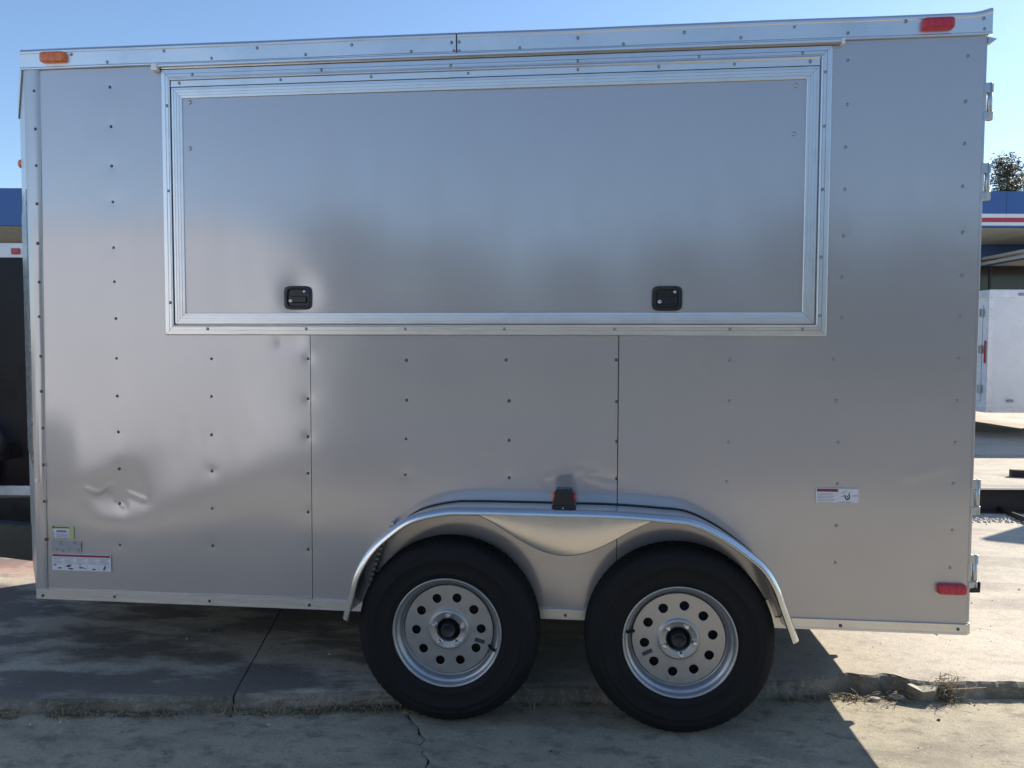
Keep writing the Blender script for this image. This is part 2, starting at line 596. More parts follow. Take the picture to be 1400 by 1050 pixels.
lower_slab('driveway', -1)
lower_slab('driveway', 1)
tag(MB().add([(-60, -15, -0.012), (60, -15, -0.012), (60, -4.86, -0.012), (-60, -4.86, -0.012)], [(0, 1, 2, 3)]).build('road', 'asphalt'), kind='structure')
tag(MB().add([(-90, -90, -0.03), (90, -90, -0.03), (90, -14.9, -0.03), (-90, -14.9, -0.03)], [(0, 1, 2, 3)]).build('grass_verge', 'turf'), kind='structure')

# ------------------------------------------------------------------ the silver trailer
L_, WID, ZB, ZT, NOSE = 3.684, 1.83, 0.36, 2.60, 0.505
tr = thing('cargo_trailer', (1.84, 0.915, 0), 'silver enclosed tandem axle cargo trailer with a closed serving hatch', 'trailer')

SCREWS = []        # (x, z) on the skin, for the dimples


def px_list(s):
    q = [float(a) for a in s.replace(',', ' ').split()]
    return [W(q[i], q[i + 1]) for i in range(0, len(q), 2)]


colA = px_list('150,119 151.5,173 152.5,227 154,276 155,338.5 156,385 158,435.5 159,490 160,541.5 161.5,590.5 162,641 162,689 163.5,745')
colB = px_list('289,490.5 289,542 289,594.5 289.5,644 290,695 290.5,746')
colC = px_list('421,490.5 421,545 421,597 421,647 421,700 421,751')
colD = px_list('555.5,492.5 556,547 555,600 554,649')
colE = px_list('692,492 696,548 696,602 696,653')
colF = px_list('842.5,492 843,549 843,603.5 843,654')
colG = px_list('998,492 997,548 996,604.5 993.5,658')
colH = px_list('1159,83 1158.5,143 1156,201 1155,259 1153,323 1151,379 1151,434 1140,491 1143.5,548 1146,605 1145,661 1143.5,718.5 1142,769')
colI = px_list('1323,77 1320,139 1318.5,196.5 1316,255 1316,318 1314.5,377 1313,433 1311,490 1309,548 1306,605 1303.5,661 1302,724.5 1299,776')
trimS = px_list('48,125 50,177 51,227 52,279 53,333 55,386 55,433 57,487 58,535 60,585 61,635 62,685 64,737')
skin_screws = colA + colB + colC + colD + colE + colF + colG + colH + colI
SX = np.array([q[0] for q in skin_screws])
SZ = np.array([q[1] for q in skin_screws])

# creases knocked into the skin: polylines in photo pixels, depth in metres, half-width in metres
CREASE = [([(118, 668), (131, 674), (138, 671), (148, 664), (154, 663), (150, 672)], -0.0014, 0.011),
          ([(174, 674), (183, 678), (196, 683)], -0.0014, 0.010),
          ([(163, 690), (167, 693)], -0.002, 0.006),
          ([(800, 653), (817, 657), (826, 661), (842, 663)], -0.0017, 0.010),
          ([(750, 652), (790, 644), (815, 648)], -0.0012, 0.012),
          ([(965, 503), (957, 507)], -0.0012, 0.010),
          ([(1240, 650), (1275, 643), (1305, 633)], -0.0005, 0.025),
          ([(655, 615), (675, 619)], -0.0007, 0.014),
          ([(385, 468), (405, 466)], 0.0012, 0.03)]
CREASE = [([W(*q) for q in pl], d, w_) for pl, d, w_ in CREASE]
STUD = np.array(sorted([0.04, 0.338, 0.76, 1.185, 1.58, 1.98, 2.39, 2.81, 3.2, 3.62]))


def skin_offset(X, Z):
    """small Y offset of the sheet: pillow between studs, oil-canning, screw dimples, dents"""
    Y = np.zeros_like(X)
    idx = np.clip(np.searchsorted(STUD, X) - 1, 0, len(STUD) - 2)
    t = np.clip((X - STUD[idx]) / (STUD[idx + 1] - STUD[idx]), 0, 1)
    amp = np.array([0.0011, 0.0009, 0.0012, 0.0006, 0.0008, 0.0006, 0.0004, 0.0004, 0.0003])[idx]
    Y -= amp * np.sin(PI * t) ** 2 * (0.75 + 0.5 * np.sin(2.1 * Z + 1.7 * idx))
    Y += 0.0011 * np.sin(2.6 * X + 1.9 * Z + 0.4) * np.sin(3.1 * Z - 1.2 * X) * np.clip(1.3 - Z / 2.2, 0.15, 1)
    Y += 0.0005 * np.sin(9.0 * X + 2.2 * np.sin(3 * Z)) * np.sin(5.3 * Z + 1.1) * np.clip(1.4 - Z / 1.6, 0.08, 1)
    for sx, sz in zip(SX, SZ):
        near = (np.abs(X - sx) < 0.09) & (np.abs(Z - sz) < 0.09)
        if near.any():
            d2 = (X[near] - sx) ** 2 + (Z[near] - sz) ** 2
            kd = 1.0 if sx < 2.3 else 0.3
            Y[near] += kd * (0.0006 * np.exp(-d2 / (2 * 0.012 ** 2)) + 0.0004 * np.exp(-d2 / (2 * 0.035 ** 2)))
    for pl, dep, wd in CREASE:
        best = np.full(X.shape, 9.0)
        for (ax, az), (bx, bz) in zip(pl[:-1], pl[1:]):
            ux, uz = bx - ax, bz - az
            tt = np.clip(((X - ax) * ux + (Z - az) * uz) / (ux * ux + uz * uz + 1e-9), 0, 1)
            best = np.minimum(best, np.hypot(X - ax - tt * ux, Z - az - tt * uz))
        Y += dep * (np.exp(-(best / wd) ** 2) - 0.9 * np.exp(-(best / (wd * 3.2)) ** 2) * 0.8)
    # broad soft dents low on the front panel
    for cx, cz, s_, d_ in ((0.40, 0.80, 0.07, 0.0045), (0.29, 0.78, 0.05, 0.0030), (0.47, 0.90, 0.11, 0.003), (0.62, 0.95, 0.12, 0.0024), (1.05, 1.42, 0.06, 0.0012), (0.95, 0.62, 0.16, 0.002), (2.2, 1.3, 0.25, 0.001), (2.55, 1.25, 0.15, 0.0012)):
        Y += d_ * np.exp(-((X - cx) ** 2 + (Z - cz) ** 2) / (2 * s_ ** 2))
    return Y


def sheet(x0, x1, z0, z1, step, yfun, name, matn, parent, thick=0.004):
    nx = max(2, int((x1 - x0) / step))
    nz = max(2, int((z1 - z0) / step))
    gx, gz = np.meshgrid(np.linspace(x0, x1, nx + 1), np.linspace(z0, z1, nz + 1))
    gy = yfun(gx, gz)
    vs = np.stack([gx.ravel(), gy.ravel(), gz.ravel()], -1)
    i = np.arange(nz)[:, None] * (nx + 1) + np.arange(nx)[None]
    fs = np.stack([i, i + 1, i + nx + 2, i + nx + 1], -1).reshape(-1, 4)
    mb = MB()
    mb.v = [tuple(q) for q in vs.tolist()]
    mb.f = [tuple(q) for q in fs.tolist()]
    mb.mi = [0] * len(mb.f)
    mb.sm = [True] * len(mb.f)
    # returned edges
    for (xa, xb) in ((x0, x0), (x1, x1)):
        mb.add([(xa, 0.012, z0), (xa, float(yfun(np.array([[xa]]), np.array([[z0]]))[0, 0]), z0), (xa, float(yfun(np.array([[xa]]), np.array([[z1]]))[0, 0]), z1), (xa, 0.012, z1)], [(0, 1, 2, 3)])
    return mb.build(name, matn, parent, fix=False)


SEAMS = [0.020, 1.186, 2.399, L_ - 0.002]
panels = []
for k in range(3):
    panels.append(sheet(SEAMS[k] + (0.0015 if k else 0.002), SEAMS[k + 1] - 0.0015, 0.392, 2.53, 0.0085,
                        lambda X, Z, k=k: skin_offset(X, Z) - 0.0012 * k, 'side_panel', 'skin', tr))

# screw meshes
scr = MB()
scr.lathe([(0.0001, -0.0040), (0.0026, -0.0038), (0.0050, -0.0029), (0.0062, -0.0012), (0.0065, 0.001)], 12)
ME_SCREW = scr.mesh('screw', 'screw')
ME_TRIM = scr.mesh('screw', 'trim_screw')
big_scr = MB()
big_scr.lathe([(0.0001, -0.0052), (0.004, -0.0050), (0.0070, -0.0034), (0.0086, -0.0005), (0.0086, 0.001)], 14)
ME_BIG = big_scr.mesh('screw', 'galv')


def screw(x, z, parent, y=0.0, me=None):
    sc = random.uniform(0.86, 1.06)
    return inst('screw', me or ME_SCREW, parent, Matrix.Translation((x, y, z)) @ Matrix.Rotation(random.uniform(0, 3), 4, 'Y') @ Matrix.Scale(sc, 4))


for x, z in skin_screws:
    k = 0 if x < SEAMS[1] else (1 if x < SEAMS[2] else 2)
    screw(x, z, panels[k], float(skin_offset(np.array([[x]]), np.array([[z]]))[0, 0]) - 0.0012 * k, ME_TRIM if x > 2.7 else None)

# front corner cover
ct = MB()
cv = [(-0.004, 0.03), (-0.006, -0.002), (0.0, -0.0075), (0.045, -0.0065), (0.062, -0.0045), (0.0645, -0.001)]
zz = np.linspace(0.392, 2.53, 40)
vs = []
for z in zz:
    t = (z - 0.392) / 2.138
    for j, (x, y) in enumerate(cv):
        vs.append((x + (-0.024 * (1 - t) if j > 2 else 0), y + 0.0006 * math.sin(z * 9 + j), z))
n = len(cv)
ct.add(vs, [(i * n + j, i * n + j + 1, (i + 1) * n + j + 1, (i + 1) * n + j) for i in range(len(zz) - 1) for j in range(n - 1)], 0, True)
corner = ct.build('corner_trim', 'skin', tr)
for x, z in trimS:
    screw(x, z, corner, -0.0068)
tagm = MB().box(0.0, 0.016, -0.0085, -0.0066, 0.845, 0.861, 0.0006)
tagm.build('rivet_plate', 'galv', corner)

# roof edge trim (two lengths butted at a seam)
ROOF_PROF = [(0.04, ZT + 0.012), (0.004, ZT + 0.012), (-0.008, ZT + 0.006), (-0.0125, ZT - 0.003), (-0.0125, ZT - 0.010), (-0.0105, ZT - 0.013), (-0.0105, ZT - 0.064), (-0.0125, ZT - 0.068), (-0.0125, ZT - 0.073), (-0.004, ZT - 0.0745)]
caps = []
for x0, x1 in ((-0.012, 1.7748), (1.7772, L_ + 0.018)):
    mb = MB()
    nx = 60
    vs = []
    for i in range(nx + 1):
        x = x0 + (x1 - x0) * i / nx
        for y, z in ROOF_PROF:
            lift = 0.013 * max(0, (x - (L_ - 0.03)) / 0.048) if z > ZT - 0.02 else 0
            vs.append((x, y + 0.0006 * math.sin(x * 11 + z * 30), z + lift + 0.0008 * math.sin(5 * x)))
    n = len(ROOF_PROF)
    mb.add(vs, [(i * n + j, i * n + j + 1, (i + 1) * n + j + 1, (i + 1) * n + j) for i in range(nx) for j in range(n - 1)])
    mb.add([vs[j] for j in range(n)], [tuple(range(n))])
    mb.add([vs[nx * n + j] for j in range(n)], [tuple(range(n))])
    caps.append(mb.build('roof_trim', 'alu_h', tr))
for q in px_list('149,86.5 226,71 291,81 353,67 419,76 482,63 563,72 618,59.5 621,71 628.5,59 628.5,71 711,67 790,53.5 852,62 935,46 1012,53 1085,38.5 1158,47 1237,31 1343,27 1344,41 100,76'):
    screw(q[0], q[1], caps[0] if q[0] < 1.776 else caps[1], -0.011, ME_TRIM)
# sealant in the seam
MB().box(1.7735, 1.7785, -0.0135, -0.004, ZT - 0.074, ZT + 0.004, 0.001).build('sealant', 'black_plastic', tr)

# bottom rail
rail = MB()
RP = [(0.02, 0.356), (-0.0118, 0.356), (-0.0118, 0.3625), (-0.0100, 0.3630), (-0.0100, 0.3840), (-0.0108, 0.3844), (-0.0108, 0.3950), (-0.0015, 0.3962)]
rail.add([(x, y, z) for x in (-0.004, L_ - 0.002) for y, z in RP], [(j, j + 1, len(RP) + j + 1, len(RP) + j) for j in range(len(RP) - 1)])
rl = rail.build('bottom_rail', 'alu_h', tr)
for q in px_list('61,814 158.6,814.5 288,820.5 424,826 773,840 1148,854 1308,859'):
    screw(q[0], min(max(q[1], 0.370), 0.382), rl, -0.011)
MB().tube([(3.57, 0.03, 0.352), (3.585, 0.01, 0.346), (3.60, 0.03, 0.352)], 0.004, 6).build('clip', 'galv', tr)


# ------------- serving hatch
def rails(rect, prof, name, parents, mh='alu_h', mv='alu_v', y0=0.0):
    x0, z0, x1, z1 = rect
    out = {}
    for side in ('left', 'bottom', 'right', 'top'):
        mb = MB()
        A, B = [], []
        for ins, h in prof:
            P = {'left': ((x0 + ins, z0 + ins), (x0 + ins, z1 - ins)), 'right': ((x1 - ins, z0 + ins), (x1 - ins, z1 - ins)),
                 'bottom': ((x0 + ins, z0 + ins), (x1 - ins, z0 + ins)), 'top': ((x0 + ins, z1 - ins), (x1 - ins, z1 - ins))}[side]
            g = 0.0007
            if side in ('left', 'right'):
                P = ((P[0][0], P[0][1] + g), (P[1][0], P[1][1] - g))
            else:
                P = ((P[0][0] + g, P[0][1]), (P[1][0] - g, P[1][1]))
            A.append((P[0][0], y0 - h, P[0][1]))
            B.append((P[1][0], y0 - h, P[1][1]))
        n = len(prof)
        mb.add(A + B, [(j, j + 1, n + j + 1, n + j) for j in range(n - 1)])
        out[side] = mb.build(name, mv if side in ('left', 'right') else mh, parents)
    return out


FR = (0.586, 1.457, 3.157, 2.508)
fprof = [(0.0, 0.0), (0.0, 0.0085), (0.0025, 0.0105), (0.018, 0.0115), (0.0185, 0.0085), (0.0195, 0.0085), (0.020, 0.0120), (0.030, 0.0125), (0.0305, 0.0105), (0.0335, 0.0105), (0.034, 0.0155), (0.037, 0.0165), (0.040, 0.0155), (0.0405, -0.004)]
fr = rails(FR, fprof, 'hatch_frame', tr)
for q in px_list('229,146 231,262 232,414'):
    screw(FR[0] + 0.0245, q[1], fr['left'], -0.0122, ME_TRIM)
for q in px_list('1127,100 1126,174 1124,260 1121,352 1120,432'):
    screw(FR[2] - 0.0245, q[1], fr['right'], -0.0122, ME_TRIM)
for q in px_list('286,448 420,449 555,450 690,451 840,451 997,451 1096,451'):
    screw(q[0], FR[1] + 0.0245, fr['bottom'], -0.0122, ME_TRIM)
for q in px_list('265,102 441,95 617,89 790,83 955,78 1096,74'):
    screw(q[0], FR[3] - 0.0245, fr['top'], -0.0122, ME_TRIM)

# the door of the hatch
DR = (FR[0] + 0.0445, FR[1] + 0.0435, FR[2] - 0.0445, FR[3] - 0.043)


def door_off(X, Z):
    Y = -0.0075 + 0.0016 * np.sin(1.5 * X + 0.9) * np.sin(2.6 * Z - 1.0) - 0.0010 * np.sin(3.3 * X - Z)
    for cx, cz, s_, d_ in ((1.14, 1.62, 0.055, 0.0032), (1.05, 1.60, 0.05, -0.0012), (2.575, 1.60, 0.06, 0.0012), (0.9, 1.9, 0.25, -0.001)):
        Y = Y + d_ * np.exp(-((X - cx) ** 2 + (Z - cz) ** 2) / (2 * s_ ** 2))
    return Y


door = sheet(DR[0] + 0.002, DR[2] - 0.002, DR[1] + 0.002, DR[3] - 0.002, 0.012, door_off, 'hatch_door', 'skin', tr)
dprof = [(0.0, -0.002), (0.0, 0.0135), (0.002, 0.0155), (0.010, 0.0158), (0.0105, 0.0142), (0.0115, 0.0142), (0.012, 0.0155), (0.021, 0.0152), (0.0215, 0.0136), (0.0225, 0.0136), (0.023, 0.0148), (0.032, 0.0144), (0.0325, 0.0128), (0.0335, 0.0128), (0.034, 0.0138), (0.0425, 0.0132), (0.044, 0.0118), (0.044, 0.004)]
DR2 = (DR[0], DR[1], DR[2], DR[3] - 0.030)
rails(DR2, dprof, 'door_trim', door)
hinge = MB()
hp = [(-0.002, DR[3] + 0.004), (-0.0185, DR[3] + 0.004), (-0.0215, DR[3] + 0.001), (-0.0215, DR[3] - 0.003), (-0.0185, DR[3] - 0.006), (-0.0165, DR[3] - 0.0065), (-0.0165, DR[3] - 0.024), (-0.019, DR[3] - 0.0245), (-0.019, DR[3] - 0.029), (-0.002, DR[3] - 0.0295)]
n = len(hp)
hinge.add([(x, y, z) for x in (DR[0] + 0.001, DR[2] - 0.001) for y, z in hp], [(j, j + 1, n + j + 1, n + j) for j in range(n - 1)] + [tuple(range(n)), tuple(range(n, 2 * n))])
hg = hinge.build('hatch_hinge', 'alu_h', tr)
for q in px_list('248,115 386,110 509,106 641,101 790,96 900,92.5 1003,90 1106,87'):
    screw(q[0], DR[3] - 0.015, hg, -0.0168, ME_TRIM)
for q in px_list('258.5,141 259,204 1091,118 1088.5,184'):
    screw(q[0] + (0.008 if q[0] < 2 else -0.008), q[1], door, float(door_off(np.array([[q[0]]]), np.array([[q[1]]]))[0, 0]) - 0.0005, ME_BIG)
# drip rail over the hatch
drip = MB()
dp = [(0.0, 2.512), (-0.004, 2.5285), (-0.021, 2.5265), (-0.0245, 2.5225), (-0.0245, 2.5150), (-0.0215, 2.5135), (-0.020, 2.519), (-0.010, 2.520), (-0.008, 2.511)]
n = len(dp)
drip.add([(x, y, z) for x in (0.581, 3.183) for y, z in dp], [(j, j + 1, n + j + 1, n + j) for j in range(n - 1)])
dr = drip.build('drip_rail', 'alu_h', tr)
for x in (0.556, 3.1835):
    MB().box(x, x + (0.024 if x < 1 else 0.011), -0.029, -0.002, 2.500 if x < 1 else 2.506, 2.5275, 0.002).build('end_cap', 'white_plastic', dr)


def latch(cx, cz):
    mb = MB()
    pts = []
    w_, h_ = 0.0565, 0.0465
    for k in range(40):
        a = 2 * PI * k / 40
        c_, s_ = math.cos(a), math.sin(a)
        pts.append((math.copysign(abs(c_) ** 0.42, c_) * w_, math.copysign(abs(s_) ** 0.36, s_) * h_))
    rings = [(1.0, -0.004), (1.0, -0.012), (0.95, -0.0155), (0.80, -0.0165), (0.74, -0.0155), (0.70, -0.0085)]
    vs = []
    for sc, y in rings:
        vs += [(cx + p_ * sc, y, cz + q_ * sc) for p_, q_ in pts]
    n = 40
    fs = [(i * n + j, i * n + (j + 1) % n, (i + 1) * n + (j + 1) % n, (i + 1) * n + j) for i in range(len(rings) - 1) for j in range(n)]
    fs.append(tuple(range((len(rings) - 1) * n, len(rings) * n)))
    mb.add(vs, fs)
    o = mb.build('latch', 'black_plastic', tr)
    MB().box(cx - 0.030, cx + 0.036, -0.0155, -0.0080, cz - 0.020, cz + 0.006, 0.003).build('paddle', 'black_plastic', o)
    lk = MB()
    lk.lathe([(0.0001, -0.0180), (0.0055, -0.0180), (0.0072, -0.0168), (0.0072, -0.008)], 18, (cx - 0.028, 0, cz - 0.0125))
    lk.build('lock_cylinder', 'alu_h', o)
    MB().box(cx - 0.0325, cx - 0.0235, -0.0186, -0.0175, cz - 0.0135, cz - 0.0115).build('key_slot', 'ink', o)
    l2 = MB()
    l2.lathe([(0.0001, -0.0170), (0.0045, -0.0170), (0.0065, -0.0155), (0.0065, -0.008)], 18, (cx + 0.028, 0, cz + 0.024))
    l2.build('latch_screw', 'galv', o)
    return o


latch(1.141, 1.604)
latch(2.577, 1.5965)


# ------------- lights
def marker(x0, x1, z0, z1, y, matn, label, ysurf):
    mb = MB()
    cx, cz, w_, h_ = (x0 + x1) / 2, (z0 + z1) / 2, (x1 - x0) / 2, (z1 - z0) / 2
    n = 32
    rings = [(1.0, 0.0), (1.0, -0.010), (0.95, -0.0165), (0.86, -0.0195), (0.5, -0.0205)]
    vs = []
    for sc, d in rings:
        for k in range(n):
            a = 2 * PI * k / n
            c_, s_ = math.cos(a), math.sin(a)
            inset = (1 - sc) * h_
            vs.append((cx + math.copysign(abs(c_) ** 0.25, c_) * (w_ - inset), ysurf + d, cz + math.copysign(abs(s_) ** 0.4, s_) * (h_ - inset)))
    fs = [(i * n + j, i * n + (j + 1) % n, (i + 1) * n + (j + 1) % n, (i + 1) * n + j) for i in range(len(rings) - 1) for j in range(n)]
    fs.append(tuple(range((len(rings) - 1) * n, len(rings) * n)))
    mb.add(vs, fs, 0, True)
    o = mb.build('marker_light', matn, tr)
    o['label'] = label
    for sx in (-0.25, 0.25):
        MB().box(cx + sx * w_ - 0.0015, cx + sx * w_ + 0.0015, ysurf - 0.0215, ysurf - 0.012, cz - h_ * 0.8, cz + h_ * 0.8).build('lens_rib', matn, o)
    return o


marker(0.083, 0.190, 2.547, 2.590, 0, 'amber', 'amber marker light on the front end of the roof trim', -0.0105)
marker(3.459, 3.569, 2.545, 2.588, 0, 'red', 'red marker light on the rear end of the roof trim', -0.0105)
marker(3.573, 3.674, 0.506, 0.546, 0, 'red', 'red marker light low on the rear corner', -0.002)


# ------------- fender
def arc_pts(pts, n):
    """Catmull-Rom through pts, evenly resampled"""
    P = [np.array(q) for q in pts]
    P = [2 * P[0] - P[1]] + P + [2 * P[-1] - P[-2]]
    out = []
    for i in range(1, len(P) - 2):
        for k in range(24):
            t = k / 24
            out.append(0.5 * ((2 * P[i]) + (P[i + 1] - P[i - 1]) * t + (2 * P[i - 1] - 5 * P[i] + 4 * P[i + 1] - P[i + 2]) * t * t + (3 * P[i] - P[i - 1] - 3 * P[i + 1] + P[i + 2]) * t ** 3))
    out.append(P[-2])
    out = np.array(out)
    d = np.concatenate([[0], np.cumsum(np.hypot(*np.diff(out, axis=0).T))])
    s = np.linspace(0, d[-1], n)
    return np.stack([np.interp(s, d, out[:, 0]), np.interp(s, d, out[:, 1])], -1)


OUT = [(1.372, 0.392), (1.392, 0.465), (1.416, 0.555), (1.466, 0.645), (1.532, 0.714), (1.630, 0.779), (1.755, 0.812), (1.860, 0.818), (2.02, 0.819), (2.20, 0.819), (2.38, 0.818), (2.545, 0.810),
       (2.662, 0.798), (2.766, 0.752), (2.853, 0.696), (2.922, 0.637), (2.966, 0.566), (2.992, 0.494), (3.034, 0.376)]
op = arc_pts([(x_, z_ + (0.006 if z_ > 0.75 else 0.003)) for x_, z_ in OUT], 150)
tg = np.gradient(op, axis=0)
tg /= np.hypot(tg[:, 0], tg[:, 1])[:, None]
nrm = np.stack([tg[:, 1], -tg[:, 0]], -1)              # inwards
YF = -0.205
ZA = 0.002
FL = []
for (x, z), nn in zip(op, nrm):
    bl = max(0.0, math.cos((x - 2.205) / 0.36 * PI / 2)) ** 1.55 if abs(x - 2.205) < 0.36 else 0.0
    dn = np.array([0.0, -1.0])
    dep = 0.014 + 0.152 * bl
    dirn = nn * (1 - bl) + dn * bl if bl < 1 else dn
    dirn = np.array([nn[0], nn[1]]) if bl == 0 else dirn / np.hypot(*dirn)
    row = []
    # wall flange, top, rolled outer edge, skirt
    o_ = np.array([x, z])
    rr = 0.023
    row.append((*(o_ + nn * 0.012), -0.0065))
    row.append((*(o_ + nn * 0.015), -0.0085))
    row.append((*(o_ + nn * 0.0165), -0.012))
    row.append((*(o_ + nn * 0.012), -0.055))
    row.append((*(o_ + nn * 0.000), YF + rr))
    for a in (22, 45, 68, 90):
        t = math.radians(a)
        row.append((*(o_ + dirn * rr * (1 - math.cos(t))), YF + rr * (1 - math.sin(t))))
    row.append((*(o_ + dirn * (rr + (dep - rr) * 0.5 if dep > rr else rr * 1.02)), YF - 0.0015 * bl * math.sin((x - 2.1) * 14)))
    lip = max(dep, rr + 0.004)
    row.append((*(o_ + dirn * (lip - 0.003)), YF))
    row.append((*(o_ + dirn * lip), YF + 0.001))
    row.append((*(o_ + dirn * (lip + 0.001)), YF + 0.006))
    FL.append([(q[0], q[2], q[1]) for q in row])
fd = MB()
n = len(FL[0])
fd.add([q for r_ in FL for q in r_], [(i * n + j, i * n + j + 1, (i + 1) * n + j + 1, (i + 1) * n + j) for i in range(len(FL) - 1) for j in range(n - 1)], 0, True)
fender = fd.build('fender', 'fender', tr)
gk = MB().tube([(q_[0] + n_[0] * 0.0125, -0.0080, q_[1] + n_[1] * 0.0125) for q_, n_ in zip(op, nrm)], 0.0026, 6)
gk.build('fender_seal', 'black_plastic', tr)
# corrugated inner edge of the fender braces
for xa, za, sgn in ((1.415, 0.40, 1), (2.995, 0.39, -1)):
    MB().prism([(xa, za), (xa + sgn * 0.05, za), (xa + sgn * 0.062, za + 0.055), (xa + sgn * 0.03, za + 0.075)], 'Y', -0.016, -0.012).build('fender_bracket', 'alu_v', tr)
for x, z in ((1.437, 0.415), (2.972, 0.405)):
    screw(x, z, fender, -0.014, ME_BIG)
lin = MB()
for i in range(16):
    t = i / 15
    x = 1.425 + 0.10 * t ** 1.5
    z = 0.42 + 0.30 * t
    lin.box(x, x + 0.012, -0.06, -0.012, z, z + 0.009)
lin.build('splash_rib', 'galv', fender)

# fender-top light
fl = MB()
ftop = 0.820
vs = []
for z, w_, y0, y1 in ((0.0, 0.044, -0.172, -0.110), (0.014, 0.044, -0.172, -0.110), (0.017, 0.039, -0.168, -0.114), (0.062, 0.034, -0.166, -0.116), (0.074, 0.026, -0.162, -0.120)):
    vs += [(2.2 - w_, y0, ftop + z), (2.2 + w_, y0, ftop + z), (2.2 + w_, y1, ftop + z), (2.2 - w_, y1, ftop + z)]
fs = [(i * 4 + j, i * 4 + (j + 1) % 4, (i + 1) * 4 + (j + 1) % 4, (i + 1) * 4 + j) for i in range(4) for j in range(4)] + [(16, 17, 18, 19), (0, 1, 2, 3)]
fl.add(vs, fs)
flo = fl.build('fender_light', 'black_plastic', tr)
for sgn, mm in ((-1, 'amber'), (1, 'red')):
    q = MB()
    q.lathe([(0.018, 0.0), (0.0178, 0.005), (0.015, 0.009), (0.008, 0.0115), (0.0001, 0.0125)], 20, (0, 0, 0), 'X')
    q.v = [(2.2 + sgn * (0.034 + vx[0]), -0.141 + vx[1], ftop + 0.042 + vx[2]) for vx in q.v]
    q.build('lens', mm, flo)
MB().box(2.194, 2.200, -0.1735, -0.171, ftop + 0.004, ftop + 0.008, 0.001).build('screw', 'galv', flo)

# ------------- wheels
RT, RF = 0.345, 0.207
Y_OUT, Y_FL = -0.186, -0.166


def curve_disc(name, outer, holes, inner, depth, matn):
    cu = bpy.data.curves.new(name, 'CURVE')
    cu.dimensions = '2D'
    cu.fill_mode = 'BOTH'
    cu.extrude = depth / 2
    cu.bevel_depth = 0.0012
    cu.bevel_resolution = 1

    def circ(cx, cy, r_, n_):
        sp = cu.splines.new('POLY')
        sp.points.add(n_ - 1)
        for k in range(n_):
            a = 2 * PI * k / n_
            sp.points[k].co = (cx + r_ * math.cos(a), cy + r_ * math.sin(a), 0, 1)
        sp.use_cyclic_u = True
    circ(0, 0, outer, 72)
    circ(0, 0, inner, 40)
    for hx, hy, hr in holes:
        circ(hx, hy, hr, 24)
    ob = bpy.data.objects.new(name, cu)
    COL.objects.link(ob)
    dg = bpy.context.evaluated_depsgraph_get()
    me = bpy.data.meshes.new_from_object(ob.evaluated_get(dg))
    bpy.data.objects.remove(ob)
    bpy.data.curves.remove(cu)
    me.materials.clear()
    me.materials.append(M[matn])
    return me


